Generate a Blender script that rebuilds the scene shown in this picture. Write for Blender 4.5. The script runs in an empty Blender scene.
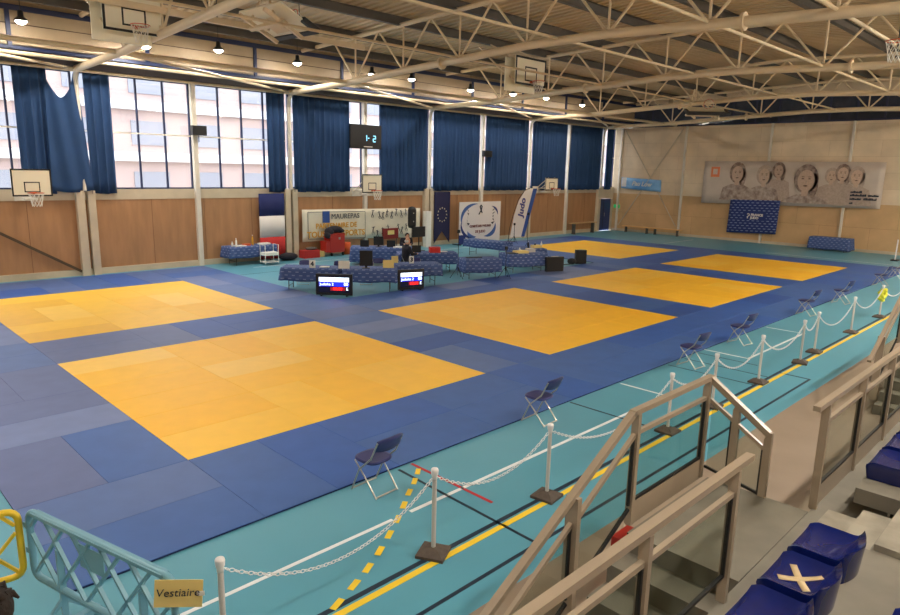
import bpy, math, random
from mathutils import Matrix, Vector
random.seed(7)
C = bpy.context.scene.collection
PI = math.pi
def lin(c):
    c = c/255.0
    return c/12.92 if c <= .04045 else ((c+.055)/1.055)**2.4
def S(r, g, b): return (lin(r), lin(g), lin(b), 1)

# ------------------------------------------------------------------ materials
MATS = {}
def mat(name, col, rough=.6, metal=0, spec=.5, noise=0, nscale=4, col2=None, bump=0, emit=0, stretch=None, coat=0):
    if name in MATS: return MATS[name]
    m = bpy.data.materials.new(name); m.use_nodes = True
    nt = m.node_tree; b = nt.nodes['Principled BSDF']
    b.inputs['Base Color'].default_value = col; b.inputs['Roughness'].default_value = rough
    b.inputs['Metallic'].default_value = metal; b.inputs['Specular IOR Level'].default_value = spec
    b.inputs['Coat Weight'].default_value = coat
    if emit:
        b.inputs['Emission Color'].default_value = col; b.inputs['Emission Strength'].default_value = emit
    if noise or bump:
        tc = nt.nodes.new('ShaderNodeTexCoord'); n = nt.nodes.new('ShaderNodeTexNoise')
        n.inputs['Scale'].default_value = nscale; n.inputs['Detail'].default_value = 6
        src = tc.outputs['Object']
        if stretch:
            mp = nt.nodes.new('ShaderNodeMapping'); mp.inputs['Scale'].default_value = stretch
            nt.links.new(src, mp.inputs['Vector']); src = mp.outputs['Vector']
        nt.links.new(src, n.inputs['Vector'])
        if noise:
            mx = nt.nodes.new('ShaderNodeMix'); mx.data_type = 'RGBA'
            c2 = col2 or tuple(min(1, x*(1-noise)) for x in col[:3])+(1,)
            mx.inputs['A'].default_value = col; mx.inputs['B'].default_value = c2
            rp = nt.nodes.new('ShaderNodeMapRange'); rp.inputs['From Min'].default_value = .35; rp.inputs['From Max'].default_value = .68
            nt.links.new(n.outputs['Fac'], rp.inputs['Value']); nt.links.new(rp.outputs['Result'], mx.inputs['Factor'])
            nt.links.new(mx.outputs['Result'], b.inputs['Base Color'])
        if bump:
            bp = nt.nodes.new('ShaderNodeBump'); bp.inputs['Strength'].default_value = bump; bp.inputs['Distance'].default_value = .02
            nt.links.new(n.outputs['Fac'], bp.inputs['Height']); nt.links.new(bp.outputs['Normal'], b.inputs['Normal'])
    MATS[name] = m
    return m
def glass(name, tint=(1, 1, 1, 1), gl=.06, rough=.03):
    if name in MATS: return MATS[name]
    m = bpy.data.materials.new(name); m.use_nodes = True; nt = m.node_tree
    nt.nodes.clear()
    o = nt.nodes.new('ShaderNodeOutputMaterial'); t = nt.nodes.new('ShaderNodeBsdfTransparent'); g = nt.nodes.new('ShaderNodeBsdfGlossy')
    t.inputs['Color'].default_value = tint; g.inputs['Roughness'].default_value = rough
    mx = nt.nodes.new('ShaderNodeMixShader'); mx.inputs[0].default_value = gl
    nt.links.new(t.outputs[0], mx.inputs[1]); nt.links.new(g.outputs[0], mx.inputs[2])
    nt.links.new(mx.outputs[0], o.inputs[0]); MATS[name] = m
    return m
def dashes(name, base, mark, nu=1.0, nv=1.0, w=.5, h=.22):
    """cloth print: rows of small staggered marks, laid out on the cloth's own UVs (metres)"""
    if name in MATS: return MATS[name]
    m = mat(name, base, .8); nt = m.node_tree; b = nt.nodes['Principled BSDF']
    uv = nt.nodes.new('ShaderNodeTexCoord'); sp = nt.nodes.new('ShaderNodeSeparateXYZ'); nt.links.new(uv.outputs['UV'], sp.inputs[0])
    def M(op, a, bb=None):
        n = nt.nodes.new('ShaderNodeMath'); n.operation = op
        for i, x in enumerate((a, bb)):
            if x is None: continue
            if isinstance(x, (int, float)): n.inputs[i].default_value = x
            else: nt.links.new(x, n.inputs[i])
        return n.outputs[0]
    v = M('MULTIPLY', sp.outputs['Y'], nv); row = M('FLOOR', v)
    u = M('ADD', M('MULTIPLY', sp.outputs['X'], nu), M('MULTIPLY', row, .5))
    a = M('LESS_THAN', M('FRACT', u), w); c = M('LESS_THAN', M('FRACT', v), h); k = M('MULTIPLY', a, c)
    mx = nt.nodes.new('ShaderNodeMix'); mx.data_type = 'RGBA'; mx.inputs['A'].default_value = base; mx.inputs['B'].default_value = mark
    nt.links.new(k, mx.inputs['Factor']); nt.links.new(mx.outputs['Result'], b.inputs['Base Color'])
    return m
def brickmat(name, c1, c2, mortar, sx, sy, rough=.8, msize=.006):
    if name in MATS: return MATS[name]
    m = mat(name, c1, rough); nt = m.node_tree; b = nt.nodes['Principled BSDF']
    uv = nt.nodes.new('ShaderNodeTexCoord'); br = nt.nodes.new('ShaderNodeTexBrick')
    br.inputs['Color1'].default_value = c1; br.inputs['Color2'].default_value = c2; br.inputs['Mortar'].default_value = mortar
    br.inputs['Scale'].default_value = 1; br.inputs['Brick Width'].default_value = sx; br.inputs['Row Height'].default_value = sy
    br.inputs['Mortar Size'].default_value = msize
    n = nt.nodes.new('ShaderNodeTexNoise'); n.inputs['Scale'].default_value = .9; n.inputs['Detail'].default_value = 8
    nt.links.new(uv.outputs['UV'], br.inputs['Vector']); nt.links.new(uv.outputs['UV'], n.inputs['Vector'])
    mx = nt.nodes.new('ShaderNodeMix'); mx.data_type = 'RGBA'; mx.blend_type = 'MULTIPLY'; mx.inputs['Factor'].default_value = .35
    cr = nt.nodes.new('ShaderNodeMapRange'); cr.inputs['From Min'].default_value = .3; cr.inputs['From Max'].default_value = .7; cr.inputs['To Min'].default_value = .55; cr.inputs['To Max'].default_value = 1.15
    nt.links.new(n.outputs['Fac'], cr.inputs['Value'])
    nt.links.new(br.outputs['Color'], mx.inputs['A']); nt.links.new(cr.outputs['Result'], mx.inputs['B'])
    nt.links.new(mx.outputs['Result'], b.inputs['Base Color'])
    return m

M_turq = mat('turquoise_sports_floor', S(92, 160, 182), .38, spec=.45, noise=.08, nscale=.6, bump=.015)
M_band = mat('beige_floor_band', S(152, 135, 118), .6, noise=.12, nscale=1.2)
M_conc = mat('concrete', S(128, 122, 109), .85, noise=.32, nscale=1.6, bump=.3)
M_conc2 = mat('worn_concrete_step', S(154, 146, 130), .85, noise=.38, nscale=3.5, bump=.3)
M_wood = mat('varnished_wood_panel', S(178, 132, 92), .55, noise=.2, nscale=1.3, stretch=(3, 3, .5), bump=.05)
M_wood2 = mat('light_wood_panel', S(196, 158, 112), .55, noise=.18, nscale=1.3, stretch=(3, 3, .5))
M_cream = mat('cream_paint', S(205, 190, 165), .6, noise=.12, nscale=2)
M_white = mat('white_paint', S(222, 214, 200), .45, noise=.06, nscale=3)
M_steel = mat('cream_steel_tube', S(226, 205, 172), .4, noise=.05, nscale=4)
M_purl = mat('dark_grey_steel', S(92, 88, 84), .6, noise=.15, nscale=3)
M_deck = mat('roof_deck_sheet', S(212, 188, 152), .55, noise=.14, nscale=.8)
M_soff = mat('dark_soffit_board', S(74, 54, 42), .8, noise=.2, nscale=2)
M_bluef = mat('dark_blue_frame', S(24, 38, 76), .5)
M_clad = mat('beige_cladding', S(168, 148, 120), .5, noise=.1, nscale=1.5)
M_curt = mat('blue_curtain_cloth', S(38, 70, 114), .9, noise=.12, nscale=2)
M_glass = glass('clear_glass'); M_sglass = glass('railing_glass', (.86, .89, .86, 1))
M_rail = mat('beige_painted_rail', S(160, 144, 125), .34, noise=.06, nscale=5)
M_black = mat('black_plastic', S(24, 24, 27), .45); M_rub = mat('black_rubber', S(38, 36, 36), .8, noise=.2, nscale=30)
M_base = mat('grey_brown_rubber_base', S(92, 80, 72), .8, noise=.25, nscale=20)
M_seat = mat('glossy_navy_plastic', S(16, 30, 96), .12, spec=.6, noise=.15, nscale=6)
M_chseat = mat('navy_chair_plastic', S(42, 46, 104), .4); M_chrome = mat('galvanised_steel', S(186, 182, 172), .3, metal=.75)
M_post = mat('pale_grey_post', S(206, 200, 196), .45); M_chain = mat('white_plastic_chain', S(236, 234, 236), .4)
M_yel = mat('yellow_barrier_plastic', S(240, 204, 48), .4); M_teal = mat('teal_barrier_plastic', S(120, 172, 194), .38)
M_hoop = mat('orange_hoop', S(205, 88, 48), .4); M_net = mat('white_net', S(235, 232, 225), .7)
M_board = mat('backboard_face', S(246, 238, 216), .4); M_line = mat('black_line_paint', S(28, 28, 30), .5)
M_paper = mat('white_paper', S(238, 236, 230), .7); M_kraft = mat('yellow_card', S(236, 212, 136), .7)
M_red = mat('red_paint', S(172, 38, 30), .4); M_redc = mat('red_cloth', S(190, 48, 46), .85); M_orange = mat('orange_plastic', S(226, 96, 40), .5)
M_navy = mat('navy_cloth', S(34, 44, 100), .85); M_flagw = mat('white_cloth', S(226, 222, 220), .85)
M_skin = mat('skin', S(206, 158, 130), .6); M_hair = mat('dark_brown_hair', S(40, 30, 26), .8, noise=.4, nscale=30, bump=.6); M_grey = mat('grey_hair', S(200, 196, 190), .8)
M_darkc = mat('dark_clothing', S(38, 36, 46), .9); M_gold = mat('gold_print', S(214, 160, 50), .7); M_ink = mat('ink_print', S(40, 48, 62), .7)
M_bprint = mat('blue_print', S(48, 84, 160), .7); M_lamp = mat('lamp_lens', (1, .92, .80, 1), .4, emit=140); M_lamp2 = mat('added_lamp_lens', (1, .92, .80, 1), .4, emit=400)  # M_lamp2: stronger lens for the added unseen lamps
M_door = mat('blue_door_paint', S(34, 58, 116), .4); M_green = mat('green_sign', S(30, 150, 84), .5, emit=.25)
M_cloth = dashes('printed_tablecloth', S(66, 88, 142), S(138, 152, 192), 4.2, 9, .42, .24)
M_fj = dashes('printed_navy_banner', S(40, 58, 122), S(150, 166, 206), 3.4, 6.5, .52, .24)

# ------------------------------------------------------------------ mesh building
class B:
    def __init__(s): s.v = []; s.f = []; s.m = []; s.s = []; s.uv = {}
    def add(s, vs, fs, mi=0, sm=False, uvs=None):
        o = len(s.v); s.v += [tuple(v) for v in vs]
        for k, f in enumerate(fs):
            if uvs: s.uv[len(s.f)] = uvs[k]
            s.f.append(tuple(o+i for i in f)); s.m.append(mi); s.s.append(sm)
        return s
    def box(s, c, d, rz=0, mi=0, R=None, uv=False):
        hx, hy, hz = d[0]/2, d[1]/2, d[2]/2
        R = R or Matrix.Rotation(rz, 3, 'Z'); c = Vector(c)
        vs = [c+R@Vector((x, y, z)) for x in (-hx, hx) for y in (-hy, hy) for z in (-hz, hz)]
        return s.add(vs, [(0, 1, 3, 2), (4, 6, 7, 5), (0, 4, 5, 1), (2, 3, 7, 6), (0, 2, 6, 4), (1, 5, 7, 3)], mi)
    def bb(s, x0, x1, y0, y1, z0, z1, mi=0): return s.box(((x0+x1)/2, (y0+y1)/2, (z0+z1)/2), (abs(x1-x0), abs(y1-y0), abs(z1-z0)), mi=mi)
    def bar(s, p, q, w, h, mi=0):
        """rectangular bar p->q, w sideways, h upwards"""
        p = Vector(p); q = Vector(q); d = (q-p); L = d.length; d.normalize()
        side = d.cross(Vector((0, 0, 1)));
        if side.length < 1e-4: side = Vector((1, 0, 0))
        side.normalize(); up = side.cross(d)
        R = Matrix((d, side, up)).transposed()
        return s.box((p+q)/2, (L, w, h), R=R, mi=mi)
    def tube(s, p, q, r, n=8, mi=0, r2=None, cap=True):
        p = Vector(p); q = Vector(q); r2 = r if r2 is None else r2
        d = (q-p).normalized(); a = d.orthogonal().normalized(); b = d.cross(a)
        vs = [c+(a*math.cos(t)+b*math.sin(t))*rr for c, rr in ((p, r), (q, r2)) for t in [2*PI*i/n for i in range(n)]]
        s.add(vs, [(i, (i+1) % n, n+(i+1) % n, n+i) for i in range(n)], mi, True)
        if cap: s.add(vs, [tuple(range(n-1, -1, -1)), tuple(range(n, 2*n))], mi)
        return s
    def path(s, pts, r, n=6, closed=False, mi=0):
        pts = [Vector(p) for p in pts]; k = len(pts); vs = []; up = None
        for i, p in enumerate(pts):
            a = pts[(i-1) % k] if (closed or i) else p; b = pts[(i+1) % k] if (closed or i < k-1) else p
            d = (b-a).normalized()
            if up is None: up = d.orthogonal().normalized()
            up = (up-d*up.dot(d)).normalized(); sd = d.cross(up)
            rr = r[i] if isinstance(r, (list, tuple)) else r
            vs += [p+(up*math.cos(2*PI*j/n)+sd*math.sin(2*PI*j/n))*rr for j in range(n)]
        m = k if closed else k-1
        s.add(vs, [(i*n+j, i*n+(j+1) % n, ((i+1) % k)*n+(j+1) % n, ((i+1) % k)*n+j) for i in range(m) for j in range(n)], mi, True)
        if not closed: s.add([vs[j] for j in range(n)]+[vs[(k-1)*n+j] for j in range(n)], [tuple(range(n-1, -1, -1)), tuple(range(n, 2*n))], mi)
        return s
    def lathe(s, c, prof, n=14, mi=0, axis=None):
        c = Vector(c); R = axis or Matrix.Identity(3)
        vs = [c+R@Vector((r*math.cos(2*PI*j/n), r*math.sin(2*PI*j/n), z)) for r, z in prof for j in range(n)]
        k = len(prof)
        s.add(vs, [(i*n+j, i*n+(j+1) % n, (i+1)*n+(j+1) % n, (i+1)*n+j) for i in range(k-1) for j in range(n)], mi, True)
        return s
    def ball(s, c, r, n=12, mi=0, k=8):
        if isinstance(r, (int, float)): r = (r, r, r)
        vs = [(c[0]+r[0]*math.sin(PI*i/k)*math.cos(2*PI*j/n), c[1]+r[1]*math.sin(PI*i/k)*math.sin(2*PI*j/n), c[2]+r[2]*math.cos(PI*i/k)) for i in range(k+1) for j in range(n)]
        return s.add(vs, [(i*n+j, (i+1)*n+j, (i+1)*n+(j+1) % n, i*n+(j+1) % n) for i in range(k) for j in range(n)], mi, True)
    def poly(s, pts, th, nrm, mi=0):
        """flat polygon with thickness th along nrm"""
        nrm = Vector(nrm); a = [Vector(p) for p in pts]; b = [p+nrm*th for p in a]; n = len(a)
        return s.add(a+b, [tuple(range(n-1, -1, -1)), tuple(range(n, 2*n))]+[(i, (i+1) % n, n+(i+1) % n, n+i) for i in range(n)], mi)
    def grid(s, fn, nu, nv, mi=0, sm=True, uvf=None):
        vs = [fn(i/nu, j/nv) for i in range(nu+1) for j in range(nv+1)]
        fs = [(i*(nv+1)+j, (i+1)*(nv+1)+j, (i+1)*(nv+1)+j+1, i*(nv+1)+j+1) for i in range(nu) for j in range(nv)]
        uvs = None
        if uvf: uvs = [[uvf(i/nu, j/nv), uvf((i+1)/nu, j/nv), uvf((i+1)/nu, (j+1)/nv), uvf(i/nu, (j+1)/nv)] for i in range(nu) for j in range(nv)]
        return s.add(vs, fs, mi, sm, uvs)
    def build(s, name, m, parent=None, world=True, loc=None, solid=0):
        me = bpy.data.meshes.new(name); me.from_pydata(s.v, [], s.f)
        for x in (m if isinstance(m, (list, tuple)) else [m]): me.materials.append(x)
        me.polygons.foreach_set('material_index', s.m); me.polygons.foreach_set('use_smooth', s.s)
        if s.uv:
            ul = me.uv_layers.new(name='UVMap')
            for p in me.polygons:
                if p.index in s.uv:
                    for li, c in zip(p.loop_indices, s.uv[p.index]): ul.data[li].uv = c
        me.update(); o = bpy.data.objects.new(name, me); C.objects.link(o)
        if parent is not None:
            o.parent = parent
            if world:
                mw = parent
                off = Vector((0, 0, 0))
                while mw is not None: off += mw.location; mw = mw.parent
                o.location = -off
        elif loc is not None: o.location = loc
        if solid:
            md = o.modifiers.new('thickness', 'SOLIDIFY'); md.thickness = solid; md.offset = 0
        return o
def tag(o, label, cat, group=None):
    o['label'] = label; o['category'] = cat
    if group: o['group'] = group
    return o
def E(name, loc, label, cat, group=None, rz=0):
    o = bpy.data.objects.new(name, None); C.objects.link(o); o.location = loc; o.rotation_euler = (0, 0, rz); o.empty_display_size = .2
    return tag(o, label, cat, group)
def st(o): o['kind'] = 'structure'; return o
def copy_tree(o, parent=None):
    c = o.copy(); C.objects.link(c)
    if parent is not None: c.parent = parent
    for ch in list(o.children): copy_tree(ch, c)
    return c
def text(name, s, size, m, parent, origin, xdir, updir, align='CENTER', depth=.004, world=True, bold=0, slant=0):
    cu = bpy.data.curves.new('txt', 'FONT'); cu.body = s; cu.size = size; cu.align_x = align; cu.align_y = 'CENTER'; cu.extrude = depth; cu.offset = bold; cu.shear = slant; cu.resolution_u = 3
    t = bpy.data.objects.new('txt', cu); C.objects.link(t); bpy.context.view_layer.update()
    me = bpy.data.meshes.new_from_object(t.evaluated_get(bpy.context.evaluated_depsgraph_get()))
    bpy.data.objects.remove(t); x = Vector(xdir).normalized(); y = Vector(updir).normalized(); z = x.cross(y)
    R = Matrix((x, y, z)).transposed().to_4x4(); me.transform(Matrix.Translation(Vector(origin))@R)
    me.materials.clear(); me.materials.append(m); o = bpy.data.objects.new(name, me); C.objects.link(o)
    if parent is not None:
        o.parent = parent
        if world:
            off = Vector((0, 0, 0)); mw = parent
            while mw is not None: off += mw.location; mw = mw.parent
            o.location = -off
    return o

# ------------------------------------------------------------------ dimensions (metres; X along the hall, Y towards the window wall)
YW = 17.4; XE = 38.6; YR = -11.4; XB = -12.4; A = 6.0; G = 2.095; H = 2.06
# ================================================================== SETTING
floor = B()
floor.add([(XB, -4.8, 0), (XE, -4.8, 0), (XE, YW, 0), (XB, YW, 0)], [(0, 1, 2, 3)], 0)
floor.add([(XB, YR, 0), (XE, YR, 0), (XE, -4.8, 0), (XB, -4.8, 0)], [(0, 1, 2, 3)], 1)
FL = st(floor.build('floor', [M_turq, M_band]))
def fline(pts, w, m):
    for p, q in zip(pts[:-1], pts[1:]):
        B().bar((p[0], p[1], .002), (q[0], q[1], .002), w, .003).build('court_line', m, FL)
L_y = mat('yellow_line_paint', S(244, 206, 50), .5); L_w = mat('white_line_paint', S(232, 236, 238), .5); L_k = mat('dark_line_paint', S(26, 44, 62), .5); L_r = mat('red_line_paint', S(190, 44, 56), .5)
fline([(-6, -4.0), (28, -4.0)], .075, L_y); fline([(-6, -3.9), (20.6, -3.9)], .06, L_k)
fline([(-6, -4.5), (10.7, -4.5)], .045, L_k); fline([(10.7, -4.5), (10.7, -3.93)], .04, L_k)
fline([(-6, -3.05), (1.05, -3.05)], .048, L_w); fline([(1.32, -3.05), (7.55, -3.05)], .055, L_w); fline([(11.3, -3.05), (14.95, -3.05)], .055, L_w)
fline([(7.55, -2.1), (7.55, -3.05)], .05, L_w); fline([(11.3, -1.9), (11.3, -3.05)], .05, L_w); fline([(14.9, -2.1), (14.9, -3.05)], .04, L_w)
fline([(1.95, -2.1), (1.88, -4.5)], .04, L_k); fline([(2.2, -2.08), (2.2, -3.56)], .045, L_r)
fline([(5.92, -2.08), (5.92, -3.62)], .04, L_k); fline([(9.45, -2.1), (9.45, -3.9)], .03, L_k); fline([(10.2, -2.1), (10.2, -3.9)], .03, L_k); fline([(10.9, -2.1), (10.9, -3.4)], .03, L_k)
dd = [(-.3, -3.87), (-.01, -3.74), (.26, -3.61), (.54, -3.45), (.82, -3.27), (1.1, -3.08), (1.37, -2.88), (1.63, -2.68), (1.88, -2.5), (2.1, -2.32), (2.3, -2.14)]
for i, p in enumerate(dd[:-1]):
    q = dd[i+1]; d = Vector((q[0]-p[0], q[1]-p[1], 0)).normalized()*.085
    B().bar((p[0]-d.x, p[1]-d.y, .003), (p[0]+d.x, p[1]+d.y, .003), .066, .003).build('court_line', L_y, FL)
fline([(9.5, 15.6), (22, 15.6)], .05, L_w); fline([(8.2, 14.2), (20, 14.2)], .03, L_k); fline([(33, 10.4), (36.8, 10.4)], .05, L_w); fline([(33.5, -1), (33.5, 4.8)], .04, L_w)

# window wall (Y = YW): plinth, wood panels, lintel, glazing up to 7 m
w = B(); w.bb(XB, XE+.4, YW, YW+.35, 2.65, 3.02, 0); w.bb(XB, XE+.4, YW, YW+.35, 6.98, 7.4, 0); w.bb(XB, 36.75, YW+.02, YW+.3, 0, 2.65, 1); w.bb(36.75, XE+.4, YW+.02, YW+.3, 2.25, 2.65, 0); w.bb(38.35, XE+.4, YW+.02, YW+.3, 0, 2.25, 0)
st(w.build('wall_left', [M_cream, M_wood]))
bs = B(); bs.bb(XB, 36.7, YW-.05, YW+.03, 0, .22); st(bs.build('baseboard_left', M_cream))
ups = [XB+.1+4.09*i for i in range(13)]
cols = [-4.1, 4.1, 12.3, 20.5, 28.7, 36.62]
for i, X in enumerate([-8.2, 0, 8.17, 16.4, 24.6, 32.8]):
    b = B(); b.bb(X-.09, X+.09, YW-.14, YW+.04, .0, 6.98); st(b.build('trim_%d' % (i+1), M_white))
tn = 7
for X in cols:   # rectangular pilaster pair below the sill and the round steel column with its bracket
    b = B(); b.bb(X-.30, X-.04, YW-.2, YW+.04, 0, 2.98); b.bb(X+.07, X+.31, YW-.2, YW+.04, 0, 2.98)
    if X > 36: b = B(); b.bb(X-.26, X+.06, YW-.2, YW+.04, 0, 2.98)
    st(b.build('trim_%d' % tn, M_cream)); tn += 1
    b = B(); b.tube((X, YW-.16, 2.98), (X, YW-.16, 6.5), .085, 12); b.path([(X, YW-.16, 6.45), (X, YW-.2, 6.75), (X, YW-.38, 6.95), (X, YW-.8, 7.03)], .085, 10)
    st(b.build('trim_%d' % tn, M_white)); tn += 1
# seams between wood panels
seam = mat('panel_joint', S(120, 84, 56), .7)
b = B()
for X in [x*2.045-12 for x in range(24)]: b.bb(X-.006, X+.006, YW+.013, YW+.022, .2, 2.65)
st(b.build('trim_%d' % tn, seam)); tn += 1
edges = [-8.2, -4.1, 0, 4.1, 8.17, 12.3, 16.4, 20.5, 24.6, 28.7, 32.8, 36.9, 38.5]
for i, (a, c) in enumerate(zip(edges[:-1], edges[1:])):
    b = B(); n = max(1, round((c-a)/1.02))
    for k in range(n+1):
        x = a+.1+(c-a-.2)*k/n; b.bb(x-.03, x+.03, YW+.08, YW+.16, 3.02, 6.98)
    for z in (3.05, 6.95): b.bb(a+.07, c-.07, YW+.09, YW+.15, z-.028, z+.028)
    o = st(b.build('window_%d' % (i+1), M_bluef)); B().bb(a+.1, c-.1, YW+.06, YW+.115, 4.995, 5.045).build('muntin', M_white, o); p = B(); p.bb(a+.08, c-.08, YW+.115, YW+.125, 3.04, 6.96); p.build('pane', M_glass, o)
# blue double door by the corner
d = B(); d.bb(36.78, 38.35, YW+.06, YW+.12, 0, 2.22)
dr = st(d.build('door_1', M_door)); B().bb(37.47, 37.49, YW+.045, YW+.06, 0, 2.2).build('door_gap', M_black, dr); B().tube((37.6, YW+.03, 1.0), (37.6, YW+.03, 1.25), .015).build('door_handle', M_chrome, dr)
# soffit, clerestory wall
YC = 16.2
s_ = B(); s_.add([(XB, YW, 7.05), (XE, YW, 7.05), (XE, YC, 7.32), (XB, YC, 7.32), (XB, YW, 7.15), (XE, YW, 7.15), (XE, YC, 7.42), (XB, YC, 7.42)], [(0, 1, 2, 3), (7, 6, 5, 4), (0, 4, 5, 1), (3, 2, 6, 7)])
st(s_.build('trim_%d' % tn, M_soff)); tn += 1
c_ = B(); c_.bb(XB, XE, YC, YC+.12, 7.3, 8.95)
st(c_.build('wall_clerestory_left', M_clad))
b = B(); b.bb(XB, XE, YC-.06, YC, 8.4, 8.56); b.bb(XB, XE, YC-.05, YC, 7.28, 7.38)
for X in [2.05+4.08*k for k in range(-3, 10)]: b.bb(X-.06, X+.06, YC-.07, YC, 7.3, 8.45)
st(b.build('trim_%d' % tn, M_bluef)); tn += 1
b = B()
for z in (7.66, 8.02): b.bb(XB, XE, YC-.012, YC, z-.012, z+.012)
st(b.build('trim_%d' % tn, M_soff)); tn += 1
def zdeck(y): return 8.72+.62*(1-abs(y-3.1)/13.1)
# corrugated roof deck
prof = []; nrib = 150
dk = B(); span = (XE-XB)/nrib
xs = []
for i in range(nrib):
    x = XB+i*span; xs += [(x, 0), (x+span*.42, 0), (x+span*.5, .06), (x+span*.92, .06)]
xs.append((XE, 0))
vs = []; ys = [YC+.5, 3.1, -10.0]
for x, h in xs:
    for y in ys: vs.append((x, y, zdeck(y)+h))
dk.add(vs, [(i*3+j, i*3+j+1, (i+1)*3+j+1, (i+1)*3+j) for i in range(len(xs)-1) for j in range(2)])
dk.bb(XB, XE, YC-.1, YC+.5, 8.98, 9.05); dk.bb(XB-.2, XE+.3, -12, YC+1.6, 9.5, 9.6)
st(dk.build('ceiling', M_deck))
b = B()
for k in range(4):
    pass
# end wall (X = XE): wood below 2.65, pale block panels to 7 m, glazed band above
def uvplane(b, x, y0, y1, z0, z1, mi): b.add([(x, y0, z0), (x, y1, z0), (x, y1, z1), (x, y0, z1)], [(0, 1, 2, 3)], mi, uvs=[[(y0, z0), (y1, z0), (y1, z1), (y0, z1)]])
M_blk = brickmat('pale_wall_panels', S(232, 212, 184), S(224, 202, 172), S(196, 172, 140), 2.55, .86)
M_endw = brickmat('tan_wall_panels', S(214, 176, 130), S(208, 168, 122), S(172, 132, 94), 2.55, 1.32)
e = B(); uvplane(e, XE, YR, YW+.3, 2.62, 7.05, 0); uvplane(e, XE, YR, YW+.3, 0, 2.62, 1); e.bb(XE+.01, XE+.3, YR, YW+.3, 0, 7.05, 1); e.bb(XE, XE+.3, YR, YW+.3, 8.5, 9.6, 0)
st(e.build('wall_end', [M_blk, M_endw]))
bs = B(); bs.bb(XE-.05, XE, YR, YW, 0, .16); st(bs.build('baseboard_end', M_cream))
b = B()
for y in (17.0, 12.3, 7.0, 2.7, -2.0, -6.5): b.bb(XE-.14, XE, y-.06, y+.06, 0, 7.05)
st(b.build('trim_%d' % tn, M_white)); tn += 1
b = B(); b.tube((XE-.08, 16.8, 6.95), (XE-.08, 12.5, .6), .03, 6); b.tube((XE-.14, 12.5, 6.9), (XE-.14, 16.8, .4), .03, 6)
st(b.build('trim_%d' % tn, M_cream)); tn += 1
b = B(); k = 0
for y in [16.2-1.35*i for i in range(20)]: b.bb(XE+.02, XE+.1, y-.05, y+.05, 7.05, 8.5)
b.bb(XE+.02, XE+.1, YR, 16.3, 7.05, 7.15); b.bb(XE+.02, XE+.1, YR, 16.3, 8.42, 8.52)
o = st(b.build('window_20', M_bluef)); p = B(); p.bb(XE+.05, XE+.06, YR, 16.3, 7.1, 8.5); p.build('pane', mat('dark_glazing', S(58, 66, 84), .15, noise=.3, nscale=2), o)
# back wall and stand-side wall (behind the camera)
b = B(); b.bb(XB-.2, XB, YR-.2, YW+.4, 0, 9.6); st(b.build('wall_back', M_wood2))
b = B(); b.bb(XB, XE, YR-.2, YR, 0, 9.6); st(b.build('wall_right', M_cream))
# opposite building outside the windows
b = B(); b.bb(-30, 75, 40, 46, 0, 14, 0)
for z in (2.8, 6.2, 9.6):
    for k in range(26): b.bb(-26+k*4, -23.6+k*4, 39.9, 40, z-1, z+.6, 1)
for z in (4.4, 7.8, 11.2): b.bb(-30, 75, 39.5, 40, z-.3, z+.3, 2)
ob = b.build('building', [mat('pink_render', S(184, 162, 158), .9), mat('building_window', S(146, 148, 160), .8), mat('white_band', S(216, 216, 218), .9)])
tag(ob, 'pale pink building with white bands seen through the tall windows', 'building')
b = B(); b.add([(-60, YW+.4, -.05), (110, YW+.4, -.05), (110, 90, -.05), (-60, 90, -.05)], [(0, 1, 2, 3)]); st(b.build('ground_outside', mat('pale_paving', S(190, 188, 184), .9)))

# ================================================================== JUDO MATS
M_Y = [mat('yellow_mat_%d' % i, S(*c), .5, noise=.05, nscale=3, spec=.35) for i, c in enumerate([(254, 196, 50), (254, 201, 66), (252, 192, 42), (254, 206, 92), (242, 186, 58)])]
M_Bm = [mat('blue_mat_%d' % i, S(*c), .5, noise=.1, nscale=2.5, spec=.35) for i, c in enumerate([(56, 96, 172), (66, 102, 168), (86, 112, 168), (112, 128, 174), (48, 86, 162), (96, 110, 156)])]
ZM = .028
M_under = [mat('dark_mat_edge', S(26, 40, 84), .8), mat('dark_yellow_mat_edge', S(170, 112, 30), .8)]
def tile(x0, x1, y0, y1, m, parent):
    g = .002; c = .004
    b = B(); a = [(x0+g, y0+g), (x1-g, y0+g), (x1-g, y1-g), (x0+g, y1-g)]; i = [(x0+g+c, y0+g+c), (x1-g-c, y0+g+c), (x1-g-c, y1-g-c), (x0+g+c, y1-g-c)]
    vs = [(x, y, ZM-.007) for x, y in a]+[(x, y, ZM-c*.8) for x, y in a]+[(x, y, ZM) for x, y in i]
    b.add(vs, [(0, 1, 5, 4), (1, 2, 6, 5), (2, 3, 7, 6), (3, 0, 4, 7), (4, 5, 9, 8), (5, 6, 10, 9), (6, 7, 11, 10), (7, 4, 8, 11), (8, 9, 10, 11), (3, 2, 1, 0)])
    return b.build('mat_tile', m, parent)
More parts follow.
